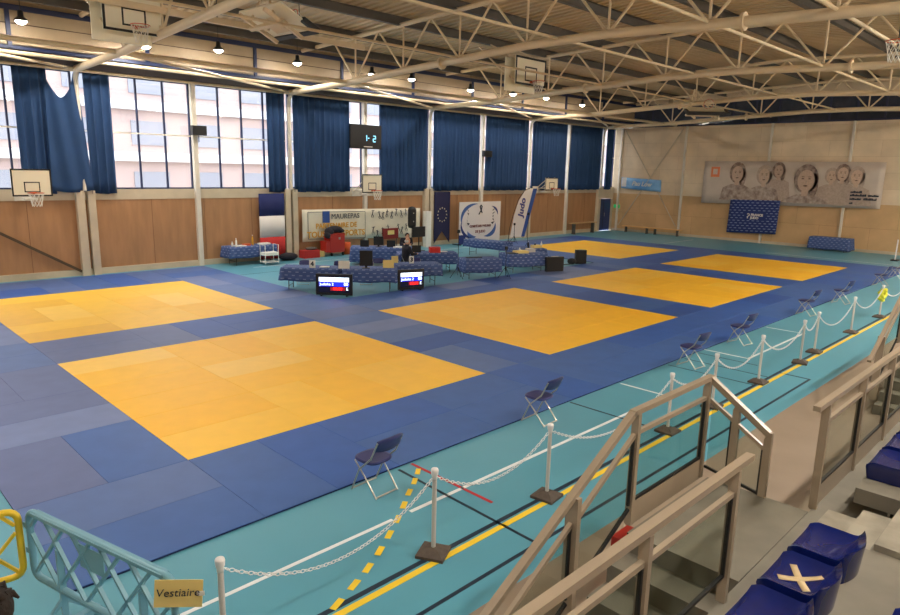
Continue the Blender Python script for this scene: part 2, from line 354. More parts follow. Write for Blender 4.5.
def mats(name, x0, x1, y0, y1, label, cat, pal, over={}, group=None, first=None):
    root = E(name, ((x0+x1)/2, (y0+y1)/2, 0), label, cat, group)
    B().bb(x0+.004, x1-.004, y0+.004, y1-.004, .001, ZM-.006).build('mat_underlay', M_under[1 if pal[0] >= 10 else 0], root)
    nx = max(1, round((x1-x0)/2.03)); ny = max(1, round((y1-y0)/2.03)); dx = (x1-x0)/nx; dy = (y1-y0)/ny; n = 0
    for i in range(nx):
        for j in range(ny):
            X0 = x0+i*dx; Y0 = y0+j*dy; o = over.get((i, j), (random.random() < .5, random.choice(pal), random.choice(pal)))
            if dy < 1.5: tile(X0, X0+dx, Y0, Y0+dy, pal_m(o[1]), root)
            elif o[0]: tile(X0, X0+dx/2, Y0, Y0+dy, pal_m(o[1]), root); tile(X0+dx/2, X0+dx, Y0, Y0+dy, pal_m(o[2]), root)
            else: tile(X0, X0+dx, Y0, Y0+dy/2, pal_m(o[1]), root); tile(X0, X0+dx, Y0+dy/2, Y0+dy, pal_m(o[2]), root)
    return root
def pal_m(k): return (M_Y if k >= 10 else M_Bm)[k % 10]
PY = [10, 10, 11, 12, 10, 13, 11]; PB = [0, 0, 1, 4, 1]; PG = [2, 3, 1, 2, 5, 1]
fx = [i*(A+G) for i in range(4)]
names = ['nearest large yellow square of judo mats, behind the closest folding chair', 'second yellow mat square of the row beside the folding chairs', 'third yellow mat square of the row beside the folding chairs, right of the black loudspeakers', 'farthest yellow mat square of the row beside the folding chairs, near the end wall']
mats('judo_contest_area', fx[0], fx[0]+A, 0, A, names[0], 'judo mat', PY, {(0, 0): (False, 11, 12), (0, 1): (False, 12, 12), (0, 2): (False, 10, 13), (1, 1): (False, 10, 13), (1, 0): (True, 11, 10), (1, 2): (True, 10, 12), (2, 0): (True, 11, 11), (2, 1): (True, 10, 10), (2, 2): (False, 11, 11)})
for k in (1, 2, 3): mats('judo_contest_area', fx[k], fx[k]+A, 0, A, names[k], 'judo mat', [10, 10, 11, 12])
mats('judo_contest_area', 0, A, A+H, A+H+A, 'yellow mat square at far left in front of the bare wood wall panels', 'judo mat', [10, 11, 13, 14, 11])
mats('judo_contest_area', fx[3], fx[3]+A, A+H, A+H+A, 'yellow mat square beyond the loudspeakers, nearest the far blue door', 'judo mat', [10, 11, 11])
BE = -2.05; XN = -2.03; XF = fx[3]+A+2.05
mats('judo_mat_strip', XN, 0, BE, 0, 'blue mats at the near left corner behind the teal plastic barrier', 'judo mat', PG, {(0, 0): (False, 1, 2)})
mats('judo_mat_strip', XN, 0, 0, A, 'grey-blue mats left of the nearest yellow square', 'judo mat', PG, {(0, 0): (True, 5, 1), (0, 1): (False, 3, 5), (0, 2): (True, 5, 5)})
mats('judo_mat_strip', XN, 0, A, YW-.45, 'grey-blue mats at the left edge beside the far left yellow square', 'judo mat', PG)
mats('judo_mat_strip', 0, XF-2.05, BE, 0, 'long blue mat strip along the turquoise floor where the folding chairs stand', 'judo mat', PB, {(0, 0): (True, 1, 0), (1, 0): (False, 1, 0)})
gl = ['blue mats between the nearest and second yellow squares', 'blue mats between the second and third yellow squares', 'blue mats between the third and farthest yellow squares']
for k in range(3): mats('judo_mat_strip', fx[k]+A, fx[k+1], 0, A, gl[k], 'judo mat', PB if k else [0, 1, 2, 4], {(0, 2): (False, 3, 2), (0, 1): (False, 4, 2)} if k == 0 else {})
mats('judo_mat_strip', XF-2.05, XF, BE, A, 'blue mats at the far right end beyond the farthest chair-side yellow square', 'judo mat', PB)
mats('judo_mat_strip', 0, fx[1], A, A+H, 'blue mats between the nearest and the far left yellow squares', 'judo mat', [2, 5, 4, 1])
mats('judo_mat_strip', fx[1], fx[2]+A, A, A+H, 'pale blue mat strip in front of the scoring tables and screens', 'judo mat', [2, 3, 2, 1, 4])
mats('judo_mat_strip', fx[2]+A, XF, A, A+H, 'blue mats between the two yellow squares nearest the end wall', 'judo mat', PB)
mats('judo_mat_strip', A, fx[1], A+H, YW-.45, 'pale blue mats right of the far left yellow square, beside the turquoise floor', 'judo mat', [2, 2, 1, 3])
mats('judo_mat_strip', 0, A, A+H+A, YW-.45, 'bright blue mats along the bare window wall behind the far left yellow square', 'judo mat', [1, 0, 1, 2])
mats('judo_mat_strip', fx[3]-2.1, fx[3], A+H, A+H+A, 'blue mats left of the yellow square by the far blue door', 'judo mat', [1, 2, 1])
mats('judo_mat_strip', fx[3]-2.1, fx[3]+A, A+H+A, A+H+A+2.05, 'blue mats behind the yellow square by the far blue door', 'judo mat', [1, 1, 2])
mats('judo_mat_strip', XF-2.05, XF, A+H, A+H+A+2.05, 'blue mats at the far end between the door-side yellow square and the end wall', 'judo mat', PB)

# ================================================================== ROOF STRUCTURE
def zb(y):
    a = abs(y-3.1); pts = [(0, 7.5), (1.35, 7.5), (4.05, 7.38), (6.75, 7.26), (9.45, 7.12), (14.1, 7.0)]
    for (a0, z0), (a1, z1) in zip(pts[:-1], pts[1:]):
        if a <= a1: return z0+(z1-z0)*(a-a0)/(a1-a0)
    return 7.0
def zt(y): return 9.0-.45*(abs(y-3.1)/13.1)
tl = ['roof truss nearest the camera, crossing the ceiling at far left', 'second roof truss, its thick white tube crossing the top of the picture', 'third roof truss from the camera, passing behind the hanging white-bordered hoop board', 'fourth roof truss from the camera, above the middle folded hoop', 'farthest roof truss, running just in front of the end wall']
bn = [3.1+s*q for q in (1.35, 4.05, 6.75, 9.45) for s in (-1, 1)]
tp = [3.1]+[3.1+s*q for q in (2.7, 5.4, 8.1, 10.8) for s in (-1, 1)]
for ti, X in enumerate([4.1, 12.3, 20.5, 28.7, 36.9]):
    r = E('roof_truss', (X, 3.1, 7.5), tl[ti], 'roof truss', 'steel roof trusses')
    ys = sorted([-10.9, 17.1]+bn); B().path([(X, y, zb(y)) for y in ys], .115, 12).build('bottom_chord', M_steel, r)
    B().path([(X, y, zt(y)) for y in (-9.9, 3.1, 16.1)], .075, 10).build('top_chord', M_steel, r)
    for y in bn: B().tube((X, y, zb(y)), (X, y, zt(y)), .035, 6).build('vertical_web', M_steel, r)
    tt = sorted(tp); bb_ = sorted(bn)
    for i, y in enumerate(tt):
        for q in (y-1.35, y+1.35):
            if any(abs(q-k) < .01 for k in bb_): B().tube((X, y, zt(y)), (X, q, zb(q)), .038, 6).build('diagonal_web', M_steel, r)
    for y in ((-1.75, 7.95) if ti else ()):
        B().tube((X, y-.035, zb(y)), (X, y+.035, zb(y)), .2, 16).build('splice_flange', M_steel, r)
ties = [(-3.65, 'slim white roof tie tube along the stand side of the ceiling', 0), (-.95, 'slim white roof tie tube, rightmost of those crossing the trusses', 0), (3.3, 'slim white roof tie tube along the middle of the ceiling', 0), (7.15, 'slim white roof tie tube on the window side of the ceiling middle', 0)]
for y, l, _ in ties: tag(B().tube((-8, y, zb(y)+.05), (38.5, y, zb(y)+.05), .04, 8).build('roof_tie', M_steel), l, 'roof tie', 'lengthwise roof ties')
for y, z, r_, l in ((13.05, 7.12, .07, 'thick cream tube along the ceiling, a few metres in front of the window wall'), (16.15, 7.18, .06, 'cream tube along the lower edge of the lamp-lit upper wall'), (17.15, 6.97, .05, 'cream tube along the top of the tall windows')):
    tag(B().tube((-8, y, z), (38.5, y, z), r_, 8).build('eaves_tube', M_steel), l, 'tube')
brl = ['cream wind brace tube rising from behind the slumped curtain', 'cream wind brace tube over the uncovered windows', 'cream wind brace tube above the hanging scoreboard', 'cream wind brace tube above the european flag', 'cream wind brace tube above the feather flag', 'cream wind brace tube in the corner above the blue door']
for k in range(5):
    X = [-4.1, 4.1, 12.3, 20.5, 28.7][k]
    tag(B().tube((X, 13.05, 7.12), (X+8.2, 17.05, 7.0), .05, 8).build('wind_brace', M_steel), brl[k], 'brace', 'wind braces below the low roof')
pl = ['tenth', 'ninth', 'eighth', 'seventh', 'sixth', 'fifth', 'fourth', 'third', 'second', 'nearest']
for k, y in enumerate([-8.9+2.7*i for i in range(10)]):
    y = min(y, 15.1); z = zdeck(y); b = B(); b.bb(XB, XE, y-.012, y+.012, z-.26, z-.01); b.bb(XB, XE, y-.08, y+.08, z-.02, z+0); b.bb(XB, XE, y-.08, y+.08, z-.275, z-.255)
    tag(b.build('roof_purlin', M_purl), 'dark grey steel beam under the roof deck, %s to the window wall' % pl[k], 'beam', 'roof purlins')

# lamps on the lit upper wall
ll = ['bright round lamp at the far left above the first curtain', 'left one of the bright twin lamps under the hanging hoop', 'right one of the bright twin lamps under the hanging hoop', 'bright round lamp above the uncovered windows, right of the small camera box', 'bright round lamp above the curtain beside the french flag', 'bright round lamp left of the pair above the hanging scoreboard', 'bright round lamp above the curtain right of the scoreboard', 'bright round lamp left of the far hoop board', 'bright round lamp below the left edge of the far hoop board', 'bright round lamp below the right edge of the far hoop board', 'farthest and faintest round lamp near the end wall']
def lamp(loc, label):
    r = E('bay_lamp', loc, label, 'lamp', 'round lamps under the roof')
    b = B(); b.lathe((0, 0, 0), [(.0, .3), (.07, .3), (.08, .14), (.17, .06), (.19, .0), (.17, .0)], 16); b.tube((0, 0, .3), (0, 0, .8), .01, 5); b.build('lamp_housing', M_black, r, world=False)
    B().lathe((0, 0, 0), [(.0, -.075), (.06, -.065), (.11, -.03), (.15, .02), (.16, .05)], 16).build('lamp_lens', M_lamp, r, world=False)
    return r
l0 = None
for i, (x, z) in enumerate([(2.3, 8.02), (5.55, 7.8), (5.9, 7.8), (8.5, 8.02), (11.8, 7.97), (15.55, 7.97), (17.85, 8.0), (21.8, 7.9), (25.1, 8.0), (28.0, 8.05), (31.6, 7.97)]):
    x = -3.47+(x+3.47)*.971; z = 3.94+(z-3.94)*.971
    if l0 is None: l0 = lamp((x, 15.0, z), ll[i])
    else:
        c = copy_tree(l0); c.location = (x, 15.0, z); c['label'] = ll[i]
l1 = None
for x, y in ((8, -9.2), (12, -9.2), (15, -9.2), (17.5, -9.2), (20, -9.2), (22.5, -9.2), (25, -9.2), (27.5, -9.2), (30, -9.2), (32.5, -9.2), (35, -9.2), (-3, -9.2), (3, -9.2), (-7, 2.5), (-2.5, 2.5), (-8, 9)):  # unseen lamps added over stand and near end to even out the lighting
    if l1 is None:
        l1 = c = lamp((x, -9.2, 8.0), '')
        for k in c.children:
            if k.name.startswith('lamp_lens'): k.data.materials[0] = M_lamp2
    else: c = copy_tree(l1)
    c.location = (x, y, 8.0 if y < 0 else 8.4); c['label'] = 'added unseen round lamp over the stand and near hall end, out of the picture'; c['group'] = 'added lamps out of the picture'
for x in (-8, -4):
    c = copy_tree(l0); c.location = (x, 15.0, 8.0); c['label'] = 'round lamp behind the left edge of the picture'; c['group'] = 'lamps left of the picture'

# ================================================================== CURTAINS
def curtain(x0, x1, label, zt_=6.93, zb_=2.87, x0b=None, x1b=None, amp=.075, per=.27, y=YW-.12, name='curtain'):
    x0b = x0 if x0b is None else x0b; x1b = x1 if x1b is None else x1b; ph = random.random()*6; n = int((x1-x0)/per*9)
    def f(u, v):
        x = (x0+(x1-x0)*u)*(1-v)+(x0b+(x1b-x0b)*u)*v; q = 2*PI*(x1-x0)*u/per+ph
        return (x+.03*math.cos(q), y-amp*(math.sin(q)+.35*math.sin(q*.43+1.3)+.25*math.sin(3*u+2*v))*(.75+.35*v), zt_+(zb_-zt_)*v+.012*math.sin(q*.37))
    o = B().grid(f, n, 10).build(name, M_curt, solid=.012)
    return tag(o, label, 'curtain', 'blue window curtains')
def slump(u, v):
    x = 3.15+u*1.0; top = 6.9-.85*math.sin(PI*min(1, u/.88))**.8*(1 if u < .92 else 1)
    xx = x*(1-v)+(3.05+u*1.3)*v; q = 2*PI*u*2.2+1
    return (xx, YW-.2-.06*math.sin(q+3*(1-v))-.09*math.sin(PI*u)*math.sin(PI*v*.8), top+(3.0-.08*math.sin(PI*u)-top)*v)
curtain(2.28, 3.2, 'blue curtain hanging straight at far left behind the wall hoop board')
tag(B().grid(slump, 30, 20).build('curtain', M_curt, solid=.012), 'blue curtain with unhooked top edge slumped in a deep loop', 'curtain', 'blue window curtains')
for a, c, l in ((4.34, 5.22, 'narrow blue curtain left of the uncovered windows'), (11.28, 12.14, 'narrow blue curtain right of the uncovered windows, above the french flag'), (12.46, 15.45, 'wide blue curtain left of the hanging scoreboard'), (17.22, 20.3, 'wide blue curtain right of the hanging scoreboard'), (20.7, 24.25, 'wide blue curtain above the european flag'), (24.8, 28.45, 'blue curtain above the round-oval judo committee banner'), (28.9, 32.4, 'blue curtain behind the far wall hoop board'), (32.72, 36.45, 'blue curtain right of the far wall hoop, before the last column'), (37.0, 37.9, 'narrow blue curtain at the corner above the blue door')):
    curtain(a, c, l)

# ================================================================== HOOPS
def frame(b, x0, x1, z0, z1, w, y, mi=0):
    for (a, c, e, f) in ((x0, x1, z0, z0+w), (x0, x1, z1-w, z1), (x0, x0+w, z0, z1), (x1-w, x1, z0, z1)): b.bb(a, c, y-.004, y, e, f, mi)
def hoop(loc, w, h, label, arm, rz=0, back=0, group='basketball hoops'):
    """local: board in the XZ plane, face towards -Y, bottom edge at z=0"""
    r = E('basketball_hoop', loc, label, 'basketball hoop', group, rz)
    B().bb(-w/2, w/2, 0, .03, 0, h).build('backboard', M_board, r, world=False)
    b = B(); frame(b, -w/2, w/2, 0, h, .05*w/1.2, 0); k = w/1.8; frame(b, -.295*k*1.2, .295*k*1.2, .15*h, .15*h+.45*k*1.15, .05*k, -.001); b.build('board_marking', M_line, r, world=False)
    rr = .225; zc = .14*h; cy = -.15-rr
    b = B(); b.path([(rr*math.cos(t), cy+rr*math.sin(t), zc) for t in [2*PI*i/18 for i in range(18)]], .011, 6, True); b.bb(-.06, .06, -.16, -.004, zc-.05, zc+.02); b.build('rim', M_hoop, r, world=False)
    b = B(); n = 10
    for s in (-1, 1):
        for i in range(n):
            pts = []
            for q in range(5):
                t = 2*PI*(i+s*q*.5)/n; z = q/4; ra = rr*(1-.42*z**.7); pts.append((ra*math.cos(t), cy+ra*math.sin(t), zc-.42*z))
            b.path(pts, .007, 4)
    b.build('net', M_net, r, world=False)
    arm(r)
    return r
def wall_arm(L):
    def f(r):
        b = B(); 
        for s in (-.3, .3):
            b.tube((s, .03, .15), (s*.6, L, .05), .025, 6); b.tube((s, .03, .75), (s*.6, L, -.1), .02, 6)
        b.box((0, .08, .3), (.7, .05, .05)); b.box((0, L-.03, 0), (.5, .06, .4)); b.box((0, .45, -.1), (.35, .5, .06)); b.build('support_arm', M_white, r, world=False)
    return f
hoop((2.2, 15.95, 2.86), 1.12, .85, 'white basketball backboard with net on the left wall below the first curtain', wall_arm(1.3))
hoop((15.75, 15.95, 2.86), 1.15, .83, 'basketball backboard on the window wall below the hanging scoreboard', wall_arm(1.25))
hoop((29.3, 15.95, 2.9), 1.25, .74, 'small far basketball backboard on the window wall right of the feather flag', wall_arm(1.25))
def roof_arm(top, w, h, dy=.35):
    def f(r):
        b = B(); b.bb(-w/2-.16, w/2-.2, dy, dy+.04, -.22, h-.05); b.build('rear_panel', M_board, r, world=False)
        b = B()
        for s in (-.45, .45): b.tube((s*w, .04, .1), (s*w, dy+.5, .6), .03, 6); b.tube((s*w, dy+.5, .6), (s*w, dy+1.6, top), .035, 6); b.tube((s*w, .05, h*.9), (s*w, dy+1.0, top), .03, 6)
        b.tube((-.45*w, dy+.5, .6), (.45*w, dy+.5, .6), .03, 6); b.build('roof_arm', M_steel, r, world=False)
    return f
hoop((3.45, 10.0, 7.18), 1.5, 1.05, 'large folded-up basketball backboard hanging at the top left of the ceiling', roof_arm(1.3, 1.5, 1.05))
hoop((17.1, 8.1, 7.12), 1.8, 1.0, 'basketball backboard with black border hanging in the middle of the ceiling', roof_arm(1.5, 1.8, 1.0))
def flat_board(loc, w, h, tilt, rz, label):
    r = E('folded_basketball_hoop', loc, label, 'basketball hoop', 'folded basketball hoops'); R = Matrix.Rotation(rz, 3, 'Z')@Matrix.Rotation(tilt, 3, 'X')
    def bx(c, d, name, m): return B().box(R@Vector(c), d, R=R).build(name, m, r, world=False)
    bx((0, 0, 0), (w, .04, h), 'backboard', M_board)
    b = B()
    for c, d in (((0, 0, -h/2-.05), (w+.1, .14, .14)), ((-w/2, 0, -h/2+.2), (.12, .14, .5)), ((w/2, 0, -h/2+.2), (.12, .14, .5))): b.box(R@Vector(c), d, R=R)
    b.build('bottom_padding', M_line, r, world=False)
    b = B(); b.path([R@Vector((.225*math.cos(t), -.38+.225*math.sin(t), -h/2+.2)) for t in [2*PI*i/16 for i in range(16)]], .013, 6, True); b.build('rim', M_hoop, r, world=False)
    b = B()
    for i in range(12):
        t = 2*PI*i/12; b.tube(R@Vector((.225*math.cos(t), -.38+.225*math.sin(t), -h/2+.2)), R@Vector((.13*math.cos(t+.5), -.38+.13*math.sin(t+.5), -h/2-.2)), .008, 4)
    b.build('net', M_net, r, world=False)
    b = B()
    for s in (-.3, .3): b.box(R@Vector((s*w, .25, .1)), (.09, .09, h*1.1), R=R); b.box(R@Vector((s*w*.6, .16, 0)), (.16, .2, .1), R=R)
    b.box(R@Vector((0, .3, .2)), (w*.85, .08, .12), R=R); b.box(R@Vector((0, .12, -.05)), (.55, .12, .5), R=R); b.tube(R@Vector((-.3*w, .25, .4)), (0, .6, 1.0), .035, 6); b.tube(R@Vector((.3*w, .25, .4)), (.1, .6, 1.0), .035, 6)
    b.build('support_frame', M_steel, r, world=False)
    return r
flat_board((6.75, 8.7, 7.85), 1.9, 1.2, math.radians(-66), math.radians(95), 'folded hoop board seen from behind beside the upper left lamps')
flat_board((28.3, 6.45, 7.0), 1.9, 1.0, math.radians(-70), math.radians(-45), 'dark-edged folded hoop with orange rim hanging in front of the end wall')
hoop((13.9, -4.75, 6.69), 1.2, .9, 'basketball hoop with net at the top right edge of the ceiling', roof_arm(1.0, 1.2, .9), rz=math.radians(-135))

r = E('hoist_beam', (4, 9.8, 7.8), 'cream rectangular beam running in front of the top left hoop board', 'beam'); B().bar((-3, 9.72, 7.82), (10.7, 9.95, 7.8), .07, .16).build('beam_bar', M_steel, r)
for x in (.3, 5.6, 8.2): B().tube((x, 9.85, 7.85), (x, 9.85, 8.95), .015, 5).build('hanger_rod', M_purl, r)
# ================================================================== WALL THINGS
sb = E('scoreboard', (16.45, YW-.3, 4.82), 'black electronic scoreboard showing two blue digits between two curtains', 'scoreboard')
B().bb(15.34, 17.14, YW-.38, YW-.28, 4.84, 5.93).build('scoreboard_case', M_black, sb)
M_led = mat('pale_blue_led', S(120, 190, 220), .5, emit=.9)
def seg(ch, x, z, w, h, parent, y):
    on = {'1': 'bc', '2': 'abged', '-': 'g'}[ch]; t = .035
    P_ = {'a': (x, z+h, w, t), 'g': (x, z+h/2, w, t), 'd': (x, z, w, t), 'b': (x+w/2, z+h*.75, t, h/2), 'c': (x+w/2, z+h*.25, t, h/2), 'e': (x-w/2, z+h*.25, t, h/2), 'f': (x-w/2, z+h*.75, t, h/2)}
    b = B()
    for k in on: cx, cz, dx, dz = P_[k]; b.box((cx, y, cz), (dx, .01, dz))
    b.build('led_digit', M_led, parent)
seg('1', 16.2, 5.2, .14, .26, sb, YW-.387); seg('-', 16.38, 5.2, .08, .26, sb, YW-.387); seg('2', 16.72, 5.18, .14, .26, sb, YW-.387)
B().bb(16.1, 16.6, YW-.384, YW-.38, 4.92, 4.96).build('maker_plate', M_post, sb)
for x0, z0, w_, h_, l, n in ((7.95, 5.05, .56, .36, 'small black box camera housing on the post between the uncovered windows', 'camera_housing'), (24.45, 4.72, .6, .34, 'small black box on the post between far curtains', 'speaker_box')):
    r = E(n, (x0+w_/2, YW-.3, z0), l, 'box'); B().bb(x0, x0+w_, YW-.42, YW-.18, z0, z0+h_).build('case', M_black, r); B().tube((x0+w_*.5, YW-.3, z0-.25), (x0+w_*.5, YW-.3, z0), .02).build('bracket', M_black, r)
# french flag
r = E('french_flag', (11.32, YW-.18, 0), 'blue white and red french flag hung vertically beside the concrete posts', 'flag')
for i, (z0, z1, m) in enumerate(((1.88, 2.82, M_navy), (.98, 1.88, M_flagw), (.05, .98, M_redc))):
    B().grid(lambda u, v: (10.72+1.2*u, YW-.2-.02*math.sin(9*u), z0+(z1-z0)*v), 20, 2).build('flag_stripe', m, r, solid=.01)
# european flag banner, swallow tail
r = E('european_flag', (21.4, YW-.24, 0), 'dark blue european flag banner with a ring of stars and swallow tail', 'flag')
M_eu = mat('european_blue', S(30, 32, 72), .85)
B().poly([(20.82, YW-.24, 2.82), (20.82, YW-.24, .1), (21.4, YW-.24, .75), (21.98, YW-.24, .1), (21.98, YW-.24, 2.82)], .01, (0, 1, 0)).build('banner_cloth', M_eu, r)
b = B()
for i in range(12):
    t = 2*PI*i/12; cx, cz = 21.4+.33*math.cos(t), 1.62+.36*math.sin(t)
    b.poly([(cx+(.052 if k % 2 == 0 else .022)*math.sin(PI*k/5), YW-.252, cz+(.052 if k % 2 == 0 else .022)*math.cos(PI*k/5)) for k in range(10)], .008, (0, 1, 0))
b.build('stars', mat('pale_star', S(214, 200, 170), .7), r)
# sponsor banner
yb = YW-.16; r = E('town_sports_banner', (16.3, yb, .5), 'long cream sports partner banner with a blue crest and gold lettering', 'banner')
def bz(u, v): return (12.82+7.05*u, yb-.02*math.sin(20*u+3*v), (2.1-.09*u)*(1-v)+(.66-.16*u+.06*math.sin(PI*u))*v)
B().grid(bz, 40, 6).build('banner_cloth', mat('cream_banner', S(228, 222, 204), .7, noise=.06, nscale=3), r, solid=.006)
b = B()
for (p, q) in (((13.1, 1.98), (16.3, 1.93)), ((13.1, .78), (16.3, .68)), ((13.1, .78), (13.1, 1.98)), ((16.3, .68), (16.3, 1.93))): b.bar((p[0], yb-.04, p[1]), (q[0], yb-.04, q[1]), .006, .025)
b.build('border_line', M_ink, r)
B().bb(13.88, 14.26, yb-.05, yb-.03, 1.48, 2.0).build('crest', M_bprint, r)
text('banner_lettering', 'MAUREPAS', .33, M_ink, r, (15.15, yb-.05, 1.74), (1, 0, 0), (0, 0, 1))
text('banner_lettering', 'PARTENAIRE DE', .32, M_gold, r, (14.65, yb-.05, 1.33), (1, 0, 0), (0, 0, 1), bold=.008)
text('banner_lettering', 'TOUS VOS SPORTS', .38, M_gold, r, (14.65, yb-.05, .95), (1, 0, 0), (0, 0, 1), bold=.008)
for i in range(16):
    b = B()
    # little running and jumping figures
    cx, cz = 16.8+(i % 8)*.3+random.uniform(-.06, .06), (1.7 if i < 8 else .95)+random.uniform(-.15, .12)
    b.ball((cx, yb-.045, cz+.17), (.03, .006, .035), 8, k=4)
    for a in (random.uniform(-.6, .6),):
        top = Vector((cx, yb-.045, cz+.13)); hip = top+Vector((.1*math.sin(a), 0, -.15)); b.tube(top, hip, .02, 5)
        for s in (-1, 1):
            b.tube(hip, hip+Vector((s*.07, 0, -.08)), .014, 4); b.tube(hip+Vector((s*.07, 0, -.08)), hip+Vector((s*.04+.03, 0, -.16)), .01, 4); b.tube(top, top+Vector((s*.09, 0, random.uniform(-.06, .08))), .01, 4)
    b.build('athlete_figure', M_ink, r)
# large oval judo committee banner (self-standing)
r = E('judo_committee_banner', (24.0, 16.3, 0), 'large white fabric display wall with blue oval sweep and dark ribbon emblem', 'banner')
x0, x1, y_ = 22.0, 25.3, 16.45
B().bb(x0, x1, y_, y_+.04, .05, 2.3).build('banner_panel', M_flagw, r)
def oval(cx, cz, rx, rz_, t0, t1, wd, mi, b, n=16):
    for i in range(n):
        a, c = t0+(t1-t0)*i/n, t0+(t1-t0)*(i+1)/n; w0, w1 = wd*math.sin(PI*i/n)+.005, wd*math.sin(PI*(i+1)/n)+.005
        b.poly([(cx+(rx+k)*math.cos(q), y_-.006, cz+(rz_+k)*math.sin(q)) for q, k in ((a, 0), (a, w0), (c, w1), (c, 0))], .005, (0, 1, 0), mi)
cx, cz = (x0+x1)/2, 1.25
M_sw2 = [mat('mid_blue_print', S(70, 104, 168), .7), mat('dark_blue_print', S(36, 54, 120), .7)]
for (rx, rz_, t0, t1, wd, mi) in ((1.45, .95, PI*.55, PI*1.05, .2, 0), (1.5, 1.0, PI*1.0, PI*1.38, .16, 1), (1.25, .86, PI*1.2, PI*1.42, .24, 0), (1.25, .86, PI*1.58, PI*1.95, .24, 0), (1.5, 1.0, PI*.1, PI*.3, .12, 1)):
    b = B(); oval(cx, cz, rx, rz_, t0, t1, wd, 0, b); b.build('blue_sweep', M_sw2[mi], r)
B().bb(x0, x0+.5, y_-.005, y_, .05, .55).build('corner_panel', M_sw2[1], r)
b = B(); b.path([(cx-.16, y_-.02, 1.62), (cx+.02, y_-.02, 1.85), (cx+.09, y_-.02, 2.05), (cx, y_-.02, 2.12), (cx-.08, y_-.02, 2.04), (cx+.02, y_-.02, 1.82), (cx+.1, y_-.02, 1.7)], .03, 6); b.build('ribbon_emblem', M_ink, r)
b = B()
for s in (-1, 1):
    for k in range(5): b.poly([(cx+s*(1.05+random.uniform(-.12, .12)), y_-.006, 1.05+k*.18), (cx+s*(1.12+random.uniform(-.1, .1)), y_-.006, 1.2+k*.18), (cx+s*(.95+random.uniform(-.1, .1)), y_-.006, 1.15+k*.18)], .005, (0, 1, 0))
b.build('judoka_figures', M_ink, r)
text('banner_lettering', 'COMITÉ DES YVELINES', .17, mat('maroon_print', S(120, 60, 60), .7), r, (cx, y_-.01, .98), (1, 0, 0), (0, 0, 1), bold=.006)
text('banner_lettering', 'DE JUDO', .2, MATS['maroon_print'], r, (cx, y_-.01, .68), (1, 0, 0), (0, 0, 1), bold=.006)
b = B(); b.bb(x0+.1, x0+.2, y_, y_+.6, 0, .04); b.bb(x1-.2, x1-.1, y_, y_+.6, 0, .04); b.build('banner_feet', M_black, r)
# feather flag
fx0, fy = 25.65, 16.1; r = E('feather_flag', (fx0, fy, 0), 'tall white feather flag reading judo with a blue stripe', 'flag')
out = [(25.80, .25), (27.10, .25), (28.10, 3.0), (27.55, 3.02), (26.95, 2.85), (26.45, 2.3), (26.10, 1.5)]
B().poly([(x, fy, z) for x, z in out], .012, (0, 1, 0)).build('flag_cloth', M_flagw, r)
B().poly([(26.80, fy-.006, .25), (27.10, fy-.006, .25), (28.10, fy-.006, 3.0), (27.73, fy-.006, 3.01)], .004, (0, 1, 0)).build('flag_stripe', M_bprint, r)
text('flag_lettering', 'Judo', .6, mat('indigo_print', S(60, 66, 140), .7), r, (26.77, fy-.012, 1.95), (.22, 0, 1), (-1, 0, .22), bold=.02)
B().path([(25.67, fy+.02, .05), (25.77, fy+.02, .8), (26.05, fy+.02, 1.6), (26.45, fy+.02, 2.4), (27.00, fy+.02, 2.92), (27.55, fy+.02, 3.06)], .018, 6).build('pole', M_black, r)
B().bb(25.40, 26.00, fy-.25, fy+.3, 0, .05).build('pole_base', M_black, r)
# end wall: portraits banner
xe = XE-.17; r = E('portrait_banner', (xe, 6.1, 2.3), 'wide pale banner of sepia portrait photographs high on the end wall', 'banner')
def eb(u, v): return (xe-.03-.01*math.sin(8*u), 10.85-9.95*u, (4.86)*(1-v)+(2.26+.14*u)*v)
M_pb = mat('pale_portrait_paper', S(206, 192, 180), .7, noise=.08, nscale=2)
B().grid(eb, 30, 4).build('banner_cloth', M_pb, r, solid=.006)
M_sep = [mat('sepia_face', S(206, 178, 158), .8, noise=.15, nscale=14), mat('sepia_hair', S(124, 102, 92), .8, noise=.45, nscale=5, col2=S(176, 156, 144)), mat('sepia_cloth', S(140, 120, 112), .8, noise=.5, nscale=4, col2=S(196, 180, 168)), mat('sepia_dark', S(88, 66, 58), .8), mat('sepia_light', S(190, 170, 156), .8, noise=.2, nscale=10)]
def ell(b, y, z, ry, rz_, mi, lv, n=18, a0=0, a1=2*PI):
    b.poly([(xe-.044-.0012*(PL[0]+lv), y-ry*math.cos(a0+(a1-a0)*i/n), z+rz_*math.sin(a0+(a1-a0)*i/n)) for i in range(n if a1-a0 > 6 else n+1)], .001, (1, 0, 0), mi)
PL = [0]
